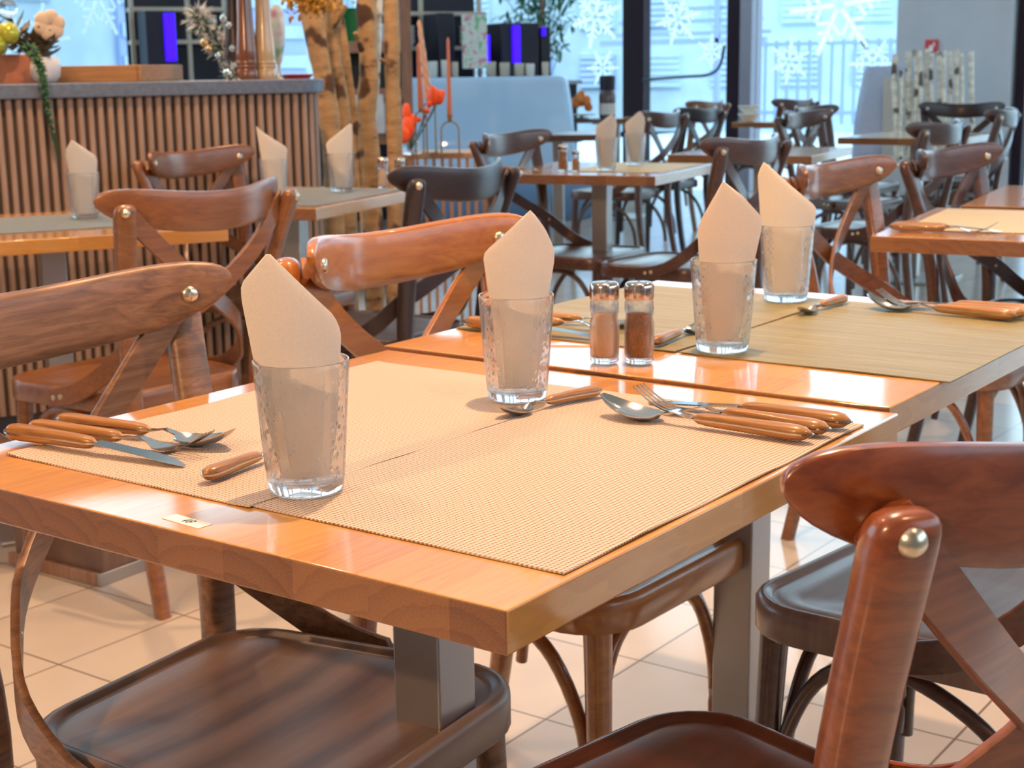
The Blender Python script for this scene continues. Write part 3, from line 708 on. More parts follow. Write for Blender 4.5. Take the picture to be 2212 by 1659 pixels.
place_setting(-0.3735, 0.536, 0.7525, [(-0.021, B), (0.021, B), (0.028, 0.05), (0.034, 0.10), (0.043, 0.150), (0.0435, 0.162), (0.041, 0.170), (0.033, 0.187), (0.0185, 0.2065), (0.0165, 0.2070), (-0.0335, 0.163), (-0.0355, 0.157), (-0.030, 0.115), (-0.026, 0.08), (-0.023, 0.04)],
              'dimpled tumbler left of the salt and pepper shakers', 'peach napkin with one tall point, in the tumbler left of the shakers', twist=2, bend=6.5)
place_setting(-0.3065, 0.888, 0.7565, [(-0.020, B), (0.020, B), (0.028, 0.05), (0.036, 0.10), (0.047, 0.152), (0.0475, 0.163), (0.044, 0.171), (0.022, 0.195), (-0.0005, 0.2120), (-0.003, 0.2120), (-0.029, 0.166), (-0.0335, 0.152), (-0.0325, 0.135), (-0.030, 0.10), (-0.026, 0.05)],
              'dimpled tumbler right of the shakers on the olive placemat', 'peach napkin with a centred point, in the tumbler right of the shakers', twist=0, bend=6.5)
place_setting(-0.4185, 1.305, 0.7565, [(-0.021, B), (0.024, B), (0.033, 0.05), (0.039, 0.10), (0.0435, 0.128), (0.0435, 0.140), (0.039, 0.146), (0.0, 0.178), (-0.036, 0.2095), (-0.038, 0.2100), (-0.0455, 0.195), (-0.045, 0.18), (-0.040, 0.12), (-0.032, 0.05)],
              'dimpled tumbler at the far edge of the olive placemats', 'yellowish napkin slanting down to the right in the rearmost near tumbler', twist=6, bend=6)
NAPO = [(-0.020, B), (0.020, B), (0.028, 0.05), (0.034, 0.10), (0.040, 0.145), (0.036, 0.158), (-0.018, 0.198), (-0.022, 0.198), (-0.036, 0.176), (-0.038, 0.16), (-0.032, 0.10), (-0.027, 0.05)]
NAPR = [(-u, q) for u, q in NAPO][::-1]
place_setting(-2.558, 1.696, 0.7525, NAPO, 'tumbler on the table at the left edge, in front of the slatted bar', 'cream napkin in the glass on the left-edge table', lay=2)
place_setting(-2.513, 2.334, 0.7525, [(-0.020, B), (0.024, B), (0.036, 0.10), (0.042, 0.140), (0.038, 0.150), (-0.03, 0.195), (-0.044, 0.210), (-0.045, 0.205), (-0.040, 0.16), (-0.030, 0.08)], 'tumbler half hidden by a brown chair, on the grey placemat', 'white napkin with a long right slope beside the brown chair back', lay=2)
place_setting(-2.543, 2.651, 0.7525, [(-0.018, B), (0.022, B), (0.036, 0.10), (0.040, 0.15), (0.040, 0.200), (0.034, 0.206), (0.025, 0.198), (-0.038, 0.152), (-0.044, 0.140), (-0.034, 0.09), (-0.022, 0.05)], 'tumbler next to the small shakers on the grey placemat', 'white napkin leaning right in the glass by the birch trunks', lay=2)
place_setting(-2.304, 3.791, 0.7525, NAPR, 'left tumbler on the middle table', 'greyish napkin in the left glass of the middle table', lay=2)
place_setting(-2.373, 4.102, 0.7525, NAPR, 'right tumbler on the middle table', 'greyish napkin in the right glass of the middle table', lay=2)

# ------------------------------------------------------------------ salt and pepper
def shaker(x, y, z, fill, label, sc_=1.0, caprough=0.15):
    r_ = root('salt_shaker' if 'salt' in label else 'pepper_shaker', (x, y, z)); tag(r_, label, 'shaker')
    s_ = sc_
    outer = [(0.0005, 0), (0.0125, 0), (0.0155, 0.002), (0.0165, 0.005), (0.0160, 0.008), (0.0165, 0.012), (0.0168, 0.045), (0.0162, 0.052), (0.0148, 0.057), (0.0150, 0.061), (0.0163, 0.066), (0.0162, 0.074), (0.0150, 0.080), (0.0140, 0.0815)]
    inner = [(0.0125, 0.0815), (0.0135, 0.074), (0.0142, 0.066), (0.0130, 0.060), (0.0130, 0.056), (0.0145, 0.050), (0.0150, 0.044), (0.0148, 0.012), (0.0130, 0.008), (0.0005, 0.0075)]
    MB().lathe([(a*s_*1.1, b_*s_) for a, b_ in outer+inner], 28).build('jar', CLEAR, r_, angle=60)
    top = 0.062 if 'salt' in label else 0.074
    MB().lathe([(a*s_*1.1, b_*s_) for a, b_ in [(0.0004, 0.0083), (0.0126, 0.0086), (0.0144, 0.0125), (0.0146, 0.043), (0.0140, 0.050), (0.0126, 0.0565), (0.0128, top), (0.0004, top+0.0015)]], 24).build('contents', fill, r_, angle=50)
    MB().lathe([(a*s_*1.1, b_*s_) for a, b_ in [(0.0130, 0.0800), (0.0162, 0.0800), (0.0166, 0.0815), (0.0166, 0.0945), (0.0155, 0.0985), (0.0125, 0.1003), (0.0004, 0.1008)]], 32).build('cap', plain('copper_tinted_steel', (0.62, 0.50, 0.44), caprough, 1.0), r_, angle=50)
    return r_
SALT = plain('salt', (0.90, 0.62, 0.42), 0.9, 0, 0.06, 400); PEPPER = plain('ground_pepper', (0.42, 0.19, 0.085), 0.95, 0, 0.35, 500)
shaker(-0.3970, 0.7530, 0.7545, SALT, 'salt shaker with a shiny cap, left of the two between the glasses')
shaker(-0.3605, 0.7740, 0.7545, PEPPER, 'pepper shaker filled with brown powder, right of the salt shaker')
shaker(-2.515, 2.815, 0.7515, SALT, 'small salt shaker in front of the birch trunks', 0.95)
shaker(-2.46, 2.83, 0.7515, PEPPER, 'small pepper shaker in front of the birch trunks', 0.95)
shaker(-2.43, 3.70, 0.7515, PEPPER, 'dark pepper shaker on the middle table', 0.95)
shaker(-2.375, 3.70, 0.7515, plain('orange_spice', (0.55, 0.26, 0.10), 0.9), 'orange-brown salt shaker on the middle table', 0.75)

# ------------------------------------------------------------------ cutlery (local +x from the handle end to the tip)
def handle_parts(r_, Lh, w0=0.0088, w1=0.0105, hgt=0.0072, z0=0.0075, bow=0.003):
    for nm_, sg in (('handle_scale', 1), ('handle_scale', -1)):
        rings = []
        for i in range(17):
            t = i/16; x = 0.002+t*(Lh-0.004)
            e = math.sqrt(max(0.0, 1-abs(2*t-1)**7)); e = max(e, 0.12)
            wd = (w0*t+w1*(1-t)) * e * (0.86+0.14*math.cos(2*PI*(t-0.15)))*0.92
            hh = hgt*e*(0.95-0.25*t); zz = z0+bow*math.sin(PI*t)*0.0
            ring = []
            for k in range(13):
                a = PI*k/12
                ring.append((x, -math.cos(a)*wd, zz+sg*(0.0007+math.sin(a)**0.8*hh)))
            ring = ring if sg < 0 else ring[::-1]
            rings.append(ring)
        MB().loft(rings).build(nm_, HANDLE, r_, angle=50)
    rings = []
    for i in range(17):
        t = i/16; x = t*Lh; e = max(0.1, math.sqrt(max(0.0, 1-abs(2*t-1)**9)))
        wd = (w0*t+w1*(1-t))*e*(0.86+0.14*math.cos(2*PI*(t-0.15)))*0.97
        rings.append([(x, -wd, z0-0.0008), (x, wd, z0-0.0008), (x, wd, z0+0.0008), (x, -wd, z0+0.0008)])
    MB().loft(rings).build('tang', CHROME, r_, angle=50)
def sheet(name, rows, r_, th=0.0012):
    """rows: (x, zc, halfwidth, dish)"""
    rings = []
    for x, zc, hw, dish in rows:
        top = []; bot = []
        for k in range(9):
            u = -1+2*k/8; z = zc+dish*(u*u-1)
            top.append((x, u*hw, z+th/2)); bot.append((x, u*hw, z-th/2))
        rings.append(top+bot[::-1])
    return MB().loft(rings).build(name, CHROME, r_, angle=60)
def spoon(name, x, y, z, deg, label, s_=1.0, tilt=0.0, group=None):
    r_ = root(name, (x, y, z), R(deg)); tag(r_, label, 'spoon', group)
    Lh = 0.128*s_ if s_ > 0.8 else 0.086
    handle_parts(r_, Lh, w0=0.0085 if s_ > 0.8 else 0.0072, w1=0.0112 if s_ > 0.8 else 0.0095, z0=0.0093 if s_ > 0.8 else 0.0078, hgt=0.0082 if s_ > 0.8 else 0.0068)
    Lb = 0.068*s_; Ln = 0.032*s_; bw = 0.0205*s_
    z0 = 0.0093 if s_ > 0.8 else 0.0078
    rows = [(Lh-0.004, z0, 0.0058*s_, 0), (Lh+0.004, z0+0.0005, 0.0042*s_, 0), (Lh+Ln*0.5, z0+0.003*s_, 0.0034*s_, 0), (Lh+Ln, z0-0.0005*s_, 0.0048*s_, 0.0006)]
    for k in range(1, 15):
        t = k/14; x_ = Lh+Ln+Lb*t
        hw = bw*math.sin(PI*min(1, 0.06+0.92*t**0.82))**0.62
        rows.append((x_, 0.0068*s_+0.013*s_*t**2.0-(0.002*s_*math.sin(PI*t)), max(hw, 0.0008), 0.0065*s_*math.sin(PI*min(1, t*0.96+0.04))**0.6))
    sheet('bowl', rows, r_)
    return r_
def fork(x, y, z, deg, label, s_=1.0, group=None, flip=False):
    r_ = root('fork', (x, y, z), R(deg)); tag(r_, label, 'fork', group)
    Lh = 0.128; handle_parts(r_, Lh, w0=0.0085, w1=0.0112, hgt=0.0082, z0=0.0093)
    z0 = 0.0093
    mb = MB()
    rows = [(Lh-0.004, z0, 0.0058, 0), (Lh+0.006, z0+0.0005, 0.0040, 0), (Lh+0.018, z0+0.0030, 0.0036, 0), (Lh+0.030, z0-0.0005, 0.0052, 0.0), (Lh+0.040, z0-0.0045, 0.0100, 0.0005), (Lh+0.050, z0-0.0060, 0.0120, 0.0006), (Lh+0.058, z0-0.0055, 0.0124, 0.0004)]
    sheet('neck', rows, r_)
    tm = MB()
    for k in range(4):
        yy = -0.0100+0.00667*k; rings = []
        for i in range(9):
            t = i/8; x_ = Lh+0.056+0.046*t; zz = z0-0.0056+0.0205*t**1.6; wd = 0.00155*(1-0.55*t); yk = yy*(1-0.08*t)
            rings.append([(x_, yk-wd, zz-0.0007), (x_, yk+wd, zz-0.0007), (x_, yk+wd, zz+0.0007), (x_, yk-wd, zz+0.0007)])
        tm.loft(rings)
    tm.build('tines', CHROME, r_)
    return r_
def knife(x, y, z, deg, label, group=None):
    r_ = root('table_knife', (x, y, z), R(deg)); tag(r_, label, 'knife', group)
    Lh = 0.128; handle_parts(r_, Lh, w0=0.0092, w1=0.0118, hgt=0.0088, z0=0.0098)
    z0 = 0.0098; rings = []
    for i in range(23):
        t = i/22; x_ = Lh-0.004+0.112*t
        top = 0.0075+0.0025*math.sin(PI*min(1, t*1.0)); bot = -0.0075
        if t > 0.75: k = (t-0.75)/0.25; top = top*(1-k**2*0.9); bot = bot*(1-0.55*k**2)
        if 0.1 < t < 0.72: bot += 0.0009*(i % 2)
        zz = z0*(1-t)**0.8+0.0009
        rings.append([(x_, bot, zz-0.0002), (x_, top, zz-0.0008), (x_, top, zz+0.0008), (x_, bot, zz+0.0002)])
    MB().loft(rings).build('blade', CHROME, r_)
    return r_
G1 = 'wood-handled cutlery laid on the placemats'
ZM = 0.7528; ZM2 = 0.7568
spoon('table_spoon', -0.014, 0.5200, ZM, 179.0, 'large spoon with its bowl towards the tea spoon, front piece of the right-hand cutlery trio', 1.06)
fork(-0.010, 0.5500, ZM, 175.0, 'fork with wooden handle in the middle of the right-hand cutlery trio')
knife(-0.004, 0.5880, ZM, 179.0, 'serrated knife at the back of the right-hand cutlery trio')
spoon('tea_spoon', -0.302, 0.595, ZM, 257.5, 'tea spoon lying in front of the glass left of the shakers', 0.66)
knife(-0.700, 0.110, ZM, 6.0, 'knife at the front of the left-hand cutlery trio on the near table')
fork(-0.699, 0.136, ZM, 9.0, 'fork in the middle of the left-hand cutlery trio on the near table')
spoon('table_spoon', -0.699, 0.170, ZM, 9.0, 'large spoon at the back of the left-hand cutlery trio on the near table')
spoon('tea_spoon', -0.405, 0.101, ZM, 97.0, 'tea spoon whose wooden handle points out from behind the nearest glass', 0.66)
spoon('tea_spoon', -0.333, 1.335, ZM2, 268.0, 'tea spoon on the olive placemat right of the rearmost glass', 0.66)
spoon('table_spoon', -0.060, 1.286, ZM2, 175.0, 'large spoon of the trio at the far edge of the olive placemat')
fork(-0.052, 1.308, ZM2, 174.0, 'fork of the trio at the far edge of the olive placemat')
knife(-0.044, 1.334, ZM2, 177.0, 'knife of the trio at the far edge of the olive placemat')
spoon('tea_spoon', -0.392, 0.860, ZM2, 94.0, 'tea spoon running behind the pepper shaker towards the glass', 0.66)
knife(-0.694, 0.856, ZM2, 4.0, 'knife at the left end of the olive placemat, by the orange-brown chair')
fork(-0.690, 0.890, ZM2, 14.0, 'fork at the left end of the olive placemat, behind the glass')
spoon('table_spoon', -0.685, 0.925, ZM2, 16.0, 'large spoon at the left end of the olive placemat, behind the glass')
for T, sgn, nm_ in ((T_RIGHT, 1, 'on the table cut by the right edge'), (T_MID, 1, 'on the middle table')):
    hx = -0.335 if T is T_RIGHT else -0.32
    for k, (fn, lab) in enumerate(((fork, 'fork lying '), (knife, 'knife lying ')) if T is T_RIGHT else ((fork, 'fork lying '),)):
        pxy = on_table(T, hx, -0.255+0.03*k); fn(pxy[0], pxy[1], 0.7528, math.degrees(T.rotation_euler.z)+1, lab+nm_)
p = on_table(T_RIGHT, -0.14, 0.48); knife(p[0]-0.02, p[1], 0.7553, 10, 'knife on the table pushed up behind the right-edge table')

# ------------------------------------------------------------------ slatted bar
BP = Vector((-3.34, 1.97, 0)); BU = Vector((0.42, 0.9075, 0)).normalized(); BN = Vector((-BU.y, BU.x, 0))
BROT = math.atan2(BU.y, BU.x)
def bar(s_, t, z): return BP+BU*s_+BN*t+Vector((0, 0, z))
def bar_s(px, t):
    """position along the bar, on the line t behind its front, that is seen in photo column px"""
    v = _f+(px-1106)/F_PX*cR; o = BP+BN*t-CAM
    return (o.x*v.y-o.y*v.x)/(BU.y*v.x-BU.x*v.y)
SLAT = wood('slat_larch', (0.30, 0.18, 0.125), (0.46, 0.31, 0.23), 0.55, 0.0, (60, 60, 5), (0.3, 0.7))
BACKB = plain('dark_backing', (0.075, 0.045, 0.03), 0.8)
STONE = plain('grey_stone', (0.13, 0.15, 0.20), 0.42, 0, 0.2, 60)
s0, s1 = -1.6, bar_s(706, 0.0)-0.07
br = root('bar_counter', bar(0, 0, 0), BROT); tag(br, 'curved-end bar counter clad in upright wooden slats with a grey stone top', 'counter')
def bar_path():
    pts = []; s_ = s0
    while s_ < s1: pts.append((s_, 0.0, 0.0)); s_ += 0.0304
    r_ = 0.10; k = 1
    while k*0.0304/r_ < PI*0.9:
        a = k*0.0304/r_; pts.append((s1+r_*math.sin(a), r_*(1-math.cos(a)), a)); k += 1
    return pts
sm = MB(); rn = random.Random(4)
for x_, y_, a in bar_path():
    nx, ny = math.sin(a), -math.cos(a)
    rg = []
    for z in (0.085, 1.045):
        rg.append([(x_+nx*c1*0.012-ny*c2*0.0095*-1, y_+ny*c1*0.012+nx*c2*0.0095*-1, z) for c1, c2 in [(0, 1), (0.55, 0.95), (0.9, 0.6), (1.0, 0), (0.9, -0.6), (0.55, -0.95), (0, -1)]])
    sm.loft(rg)
sm.build('slat_cladding', SLAT, br, angle=30)
def barloft(z0, z1, off):
    r_ = 0.10+off; o1 = [(s0-0.05, -off)]; o1 += [(s1, -off)]
    for k in range(1, 13): a = PI*0.5*k/12; o1.append((s1+r_*math.sin(a), 0.10-r_*math.cos(a)))
    for k in range(0, 9): a = PI*0.5*k/8; o1.append((s1+r_-0.15+0.15*math.cos(a), 0.47+off-0.0+0.15*math.sin(a)-0.02))
    o1.append((s0-0.05, 0.60+off))
    return MB().loft([[(x, y, z) for x, y in o1] for z in (z0, z1)])
barloft(0.0, 1.045, -0.002).build('body', BACKB, br, angle=30)
barloft(0.0, 0.08, 0.004).build('plinth', plain('plinth_black', (0.03, 0.03, 0.04), 0.5), br, angle=30)
barloft(1.045, 1.090, 0.032).build('worktop', STONE, br, bevel=0.004, angle=30)
ZB = 1.0905
def onbar(px, t): return bar(bar_s(px, t), t, ZB)
TERRA = plain('terracotta', (0.50, 0.17, 0.08), 0.6, 0, 0.2, 20); WHITEC = plain('white_ceramic', (0.75, 0.70, 0.70), 0.35)
LEAF = plain('dark_leaf', (0.09, 0.075, 0.045), 0.5, 0, 0.4, 40); GRN = plain('green_foliage', (0.035, 0.11, 0.045), 0.6, 0, 0.4, 60)
# flower trough
q = onbar(40, 0.22)
tr = root('flower_trough', q, BROT); tag(tr, 'terracotta flower trough filled with dark leaves, a pale blossom and glass balls', 'planter')
MB().loft([[(x*f_, y*f_, z) for x, y in [(-0.26, -0.075), (0.13, -0.075), (0.155, -0.05), (0.155, 0.05), (0.13, 0.075), (-0.26, 0.075)]] for z, f_ in ((0, 0.86), (0.02, 0.9), (0.075, 1.0), (0.082, 1.03), (0.088, 1.0))]).build('trough', TERRA, tr)
def leaf(mb, c, d, L_, w_, up=(0, 0, 1)):
    d = Vector(d).normalized(); u = Vector(up); sN = d.cross(u)
    if sN.length < 1e-3: sN = Vector((1, 0, 0))
    sN.normalize(); nrm = sN.cross(d); c = Vector(c)
    P_ = [c, c+d*L_*0.3+sN*w_*0.45+nrm*0.004, c+d*L_*0.65+sN*w_*0.4, c+d*L_, c+d*L_*0.65-sN*w_*0.4, c+d*L_*0.3-sN*w_*0.45+nrm*0.004]
    Q = [p_-nrm*0.0012 for p_ in P_]
    mb.add(P_+Q, [(0, 1, 2, 3, 4, 5), (11, 10, 9, 8, 7, 6)]+[(i, i+6, (i+1) % 6+6, (i+1) % 6) for i in range(6)])
lv = MB(); rl = random.Random(11)
for i in range(90):
    a = rl.random()*2*PI; el = rl.uniform(0.0, 1.3)
    c = (rl.uniform(-0.24, 0.17), rl.uniform(-0.05, 0.05), 0.08+rl.uniform(0, 0.10))
    leaf(lv, c, (math.cos(a)*math.cos(el), math.sin(a)*math.cos(el), math.sin(el)), rl.uniform(0.04, 0.08), rl.uniform(0.025, 0.04))
lv.build('leaves', LEAF, tr)
bl = MB()
for k in range(6):
    a = 2*PI*k/6+0.3; bl.sphere((0.165+0.026*math.cos(a), -0.09, 0.175+0.024*math.sin(a)), 0.024, 10, 7, (1, 0.45, 1))
bl.build('blossom', plain('cream_petal', (0.72, 0.50, 0.34), 0.7), tr)
MB().sphere((0.035, -0.115, 0.150), 0.034, 20, 12).build('glass_ball', plain('yellow_bauble', (0.50, 0.48, 0.06), 0.12, 0.3), tr)
MB().sphere((-0.005, -0.115, 0.115), 0.033, 20, 12).build('glass_ball', plain('olive_bauble', (0.42, 0.42, 0.05), 0.12, 0.3), tr)
MB().sphere((0.05, -0.06, 0.225), 0.03, 20, 12).build('glass_ball', CLEAR, tr)
q = onbar(145, 0.18)
pot = root('round_pot', q, BROT); tag(pot, 'small round white pot beside the terracotta trough', 'pot')
MB().lathe([(0.0005, 0), (0.035, 0), (0.052, 0.02), (0.056, 0.05), (0.050, 0.078), (0.044, 0.080), (0.044, 0.07), (0.0005, 0.07)], 28).build('vessel', WHITEC, pot, angle=60)
lv = MB()
for i in range(34):
    a = rl.random()*2*PI; el = rl.uniform(0.2, 1.4)
    leaf(lv, (0.02*math.cos(a), 0.02*math.sin(a), 0.072+rl.uniform(0, 0.05)), (math.cos(a)*math.cos(el), math.sin(a)*math.cos(el), math.sin(el)), rl.uniform(0.04, 0.075), 0.032)
lv.build('leaves', LEAF, pot)
# hanging garland
ga = MB(); sg = bar_s(148, -0.05)
gp = smooth_path([bar(bar_s(118, 0.08), 0.08, 1.20), bar(bar_s(132, 0.0), 0.0, 1.17), bar(bar_s(143, -0.048), -0.048, 1.115), bar(bar_s(148, -0.052), -0.052, 1.03), bar(bar_s(156, -0.04), -0.04, 0.94), bar(bar_s(163, -0.03), -0.03, 0.87)], 8)
for i, p_ in enumerate(gp):
    f_ = 1-i/len(gp)
    for k in range(14):
        d = Vector((rl.gauss(0, 1), rl.gauss(0, 1), rl.gauss(0, 0.8)-0.3)); leaf(ga, p_, d, 0.004+0.022*f_, 0.005)
ga.tube(gp, 0.002, 6)
tag(ga.build('evergreen_garland', GRN), 'thin green garland hanging down the slatted bar front', 'garland')
# tray
q = onbar(345, 0.12)
OAK = wood('tray_oak', (0.30, 0.13, 0.045), (0.52, 0.27, 0.11), 0.45, 0.1, (4, 70, 70))
ty = root('wooden_tray', q, BROT-R(40)); tag(ty, 'long wooden tray lying on the bar in front of the dark shelves', 'tray')
tw = MB(); L1, L2 = 0.33, 0.33
tw.box((0.0, L2/2, 0.026), (0.016, L2, 0.052)); tw.box((-0, 0, 0.026), (0.016, 0.016, 0.052)); tw.box((-L1, L2/2, 0.026), (0.016, L2, 0.052)); tw.box((-L1/2, 0, 0.026), (L1, 0.016, 0.052)); tw.box((-L1/2, L2, 0.026), (L1, 0.016, 0.052)); tw.box((-L1/2, L2/2, 0.006), (L1, L2, 0.010))
tw.build('frame', OAK, ty, bevel=0.002)
# snowy artificial branch
q = onbar(540, 0.15)
sb = root('frosted_branch', q, BROT); tag(sb, 'frosted artificial fir branch with small silver and gold balls on the bar', 'decoration')
fb = MB(); rs = random.Random(3)
v1 = at(540, 165, 5.0)-q; v2 = at(440, 75, 5.0)-q; v0 = at(425, 35, 5.0)-q; mI = Matrix.Rotation(-BROT, 3, 'Z')
bp_ = smooth_path([mI @ Vector((0, 0, 0.01)), mI @ (at(505, 130, 5.0)-q), mI @ (at(470, 95, 5.0)-q), mI @ v0], 9)
wh = MB(); gr = MB()
for i, p_ in enumerate(bp_):
    for k in range(46):
        d = Vector((rs.gauss(0, 1), rs.gauss(0, 1), rs.gauss(0, 1)))
        leaf(wh if rs.random() < 0.6 else gr, p_, d, rs.uniform(0.03, 0.055+0.015*(i/len(bp_))), 0.007)
gr.tube(bp_, 0.006, 8)
wh.build('white_needles', plain('frost_white', (0.62, 0.64, 0.66), 0.7), sb); gr.build('green_needles', plain('fir_green', (0.05, 0.13, 0.10), 0.7), sb)
SIL = plain('silver_bauble', (0.8, 0.85, 0.85), 0.08, 1.0); GLD = plain('gold_bauble', (0.75, 0.5, 0.25), 0.15, 1.0)
for px, py, r_, m_ in ((485, 40, 0.016, SIL), (497, 55, 0.014, SIL), (443, 92, 0.016, GLD), (452, 105, 0.014, GLD), (503, 105, 0.013, SIL), (472, 120, 0.012, SIL), (493, 158, 0.018, SIL), (535, 163, 0.013, GLD), (508, 142, 0.012, SIL)):
    MB().sphere(mI @ (at(px, py, 4.93)-q), r_, 16, 10).build('bauble', m_, sb)
# big pepper mills
def mill(px, t, mat, label, s_=1.0, h=0.52):
    o = onbar(px, t); r_ = root('pepper_mill', o); tag(r_, label, 'pepper mill')
    pr = [(0.0005, 0), (0.036, 0), (0.038, 0.006), (0.037, 0.03), (0.034, 0.036), (0.037, 0.042), (0.034, 0.048), (0.037, 0.054), (0.034, 0.060), (0.036, 0.066), (0.034, 0.10), (0.028, 0.17), (0.0245, 0.25), (0.0245, 0.30), (0.029, 0.36), (0.033, 0.40), (0.028, 0.42), (0.0005, 0.42)]
    MB().lathe([(a*s_, b_) for a, b_ in pr], 32).build('body', mat, r_, angle=50)
    MB().lathe([(0.0005, 0.421), (0.02, 0.421), (0.031, 0.44), (0.033, 0.465), (0.026, 0.49), (0.0005, 0.50)], 28).build('head', mat, r_)
    MB().sphere((0, 0, 0.508), 0.011, 16, 10).build('knob', CHROME, r_)
mill(568, 0.13, wood('mill_brown', (0.10, 0.03, 0.015), (0.26, 0.09, 0.04), 0.2, 0.7, (60, 60, 6)), 'tall dark brown turned pepper mill on the bar end')
mill(606, 0.14, wood('mill_beech', (0.50, 0.30, 0.15), (0.68, 0.46, 0.26), 0.25, 0.7, (60, 60, 6)), 'tall pale beech turned pepper mill on the bar end')
mill(545, 0.19, DARK, 'almost black turned pepper mill behind the brown one')
# bottle with flower print and a red dish
q = onbar(634, 0.22); vb = root('tall_vase', q); tag(vb, 'slim vase with a green and pink flower pattern beside the pale pepper mill', 'vase')
def floral():
    m, nt, b = newmat('floral_print'); tc = N(nt, 'ShaderNodeTexCoord'); nz = N(nt, 'ShaderNodeTexNoise', Scale=16.0, Detail=1.0); L(nt, tc.outputs['Object'], nz.inputs['Vector'])
    r = ramp(nt, [(0.36, (0.28, 0.55, 0.30)), (0.46, (0.72, 0.78, 0.66)), (0.56, (0.74, 0.72, 0.64)), (0.66, (0.62, 0.28, 0.33))]); L(nt, nz.outputs['Fac'], r.inputs['Fac']); L(nt, r.outputs['Color'], b.inputs['Base Color']); b.inputs['Roughness'].default_value = 0.5; return m
FLO = floral()
MB().lathe([(0.0005, 0), (0.022, 0), (0.020, 0.004), (0.007, 0.012), (0.006, 0.045), (0.012, 0.06), (0.024, 0.12), (0.027, 0.17), (0.022, 0.22), (0.014, 0.245), (0.0005, 0.245)], 24).build('vessel', FLO, vb, angle=60)
q = onbar(672, 0.20); rd = MB().lathe([(0.0005, 0), (0.04, 0), (0.055, 0.014), (0.052, 0.016), (0.0005, 0.006)], 28).build('red_dish', plain('red_glaze', (0.55, 0.06, 0.04), 0.3), None, q); tag(rd, 'shallow red dish on the end of the bar', 'dish')

# ------------------------------------------------------------------ birch trunks
def birchmat(name, base, dark, k=0.62):
    m, nt, b = newmat(name); tc = N(nt, 'ShaderNodeTexCoord'); oi = nt.nodes.new('ShaderNodeObjectInfo'); mo = math_(nt, 'MULTIPLY', oi.outputs['Random'], vb=37.0)
    va_ = N(nt, 'ShaderNodeVectorMath'); va_.operation = 'ADD'; L(nt, tc.outputs['Object'], va_.inputs[0]); L(nt, mo, va_.inputs[1])
    mp = N(nt, 'ShaderNodeMapping'); mp.inputs['Scale'].default_value = (9, 9, 28); L(nt, va_.outputs[0], mp.inputs['Vector'])
    n1 = N(nt, 'ShaderNodeTexNoise', Scale=1.0, Detail=5.0, Roughness=0.7); L(nt, mp.outputs['Vector'], n1.inputs['Vector'])
    n2 = N(nt, 'ShaderNodeTexNoise', Scale=9.0, Detail=2.0); L(nt, va_.outputs[0], n2.inputs['Vector'])
    r = ramp(nt, [(0.30, dark), (0.40, tuple(c*0.7 for c in base)), (0.6, base)]); L(nt, n1.outputs['Fac'], r.inputs['Fac'])
    r2 = ramp(nt, [(0.37, (0.10, 0.055, 0.035)), (0.44, (1, 1, 1))]); L(nt, n2.outputs['Fac'], r2.inputs['Fac'])
    mx = N(nt, 'ShaderNodeMix', data_type='RGBA'); mx.blend_type = 'MULTIPLY'; mx.inputs[0].default_value = 0.9; L(nt, r.outputs['Color'], mx.inputs[6]); L(nt, r2.outputs['Color'], mx.inputs[7])
    L(nt, mx.outputs[2], b.inputs['Base Color']); b.inputs['Roughness'].default_value = 0.8
    bp = N(nt, 'ShaderNodeBump', Strength=0.25, Distance=0.004); L(nt, n1.outputs['Fac'], bp.inputs['Height']); L(nt, bp.outputs['Normal'], b.inputs['Normal'])
    return m
BIRCH = birchmat('honey_birch', (0.56, 0.31, 0.13), (0.09, 0.04, 0.02)); WBIRCH = birchmat('white_birch', (0.86, 0.80, 0.68), (0.34, 0.28, 0.22))
def trunk(pts, wpx, label, mat=BIRCH, twigs=(), name='birch_trunk', group=None, top=2.9):
    P_ = [at(a, b_, d) for a, b_, d in pts]
    lo, lo2 = P_[-1], P_[-2]; d = lo-lo2
    if lo.z > 0.02: P_.append(lo+d*((lo.z-0.0)/max(1e-3, -d.z)) if abs(d.z) > 1e-3 else Vector((lo.x, lo.y, 0)))
    base = P_[-1]; r0 = wpx/2*pts[0][2]/F_PX
    loc = Vector((base.x, base.y, 0)); pp = smooth_path([p_-loc for p_ in P_], 6)
    rr = [r0*(1+0.05*math.sin(i*0.7+wpx)+0.03*math.sin(i*1.9)) for i in range(len(pp))]
    o = root('birch_log', loc); tag(o, label, 'birch trunk', group)
    MB().tube(pp, rr, 16).build('stem', mat, o, angle=80)
    for (ax, ay, ad), (bx, by, bd), rw in twigs:
        a_, b_ = at(ax, ay, ad)-loc, at(bx, by, bd)-loc
        MB().tube([a_, a_.lerp(b_, 0.5), b_], [rw, rw*0.9, rw*0.8], 10).build('twig', mat, o, angle=80)
    return o
D = 5.5
trunk([(655, -60, D), (672, 0, D), (683, 90, D), (702, 190, D), (718, 330, D), (722, 500, D), (728, 700, D)], 44, 'thick honey birch trunk beside the bar end')
trunk([(722, -50, D+0.1), (724, 0, D+0.1), (716, 90, D+0.1), (726, 170, D+0.1), (745, 300, D+0.1), (752, 480, D+0.1), (757, 700, D+0.1)], 38, 'honey birch trunk with a short cut twig, second from the bar', twigs=[((745, 12, D+0.06), (712, 72, D+0.06), 0.013)])
trunk([(735, 40, D+0.35), (752, 160, D+0.35), (772, 310, D+0.35), (790, 520, D+0.35), (800, 700, D+0.35)], 18, 'thin birch stem leaning behind the two nearest the bar', mat=BIRCH)
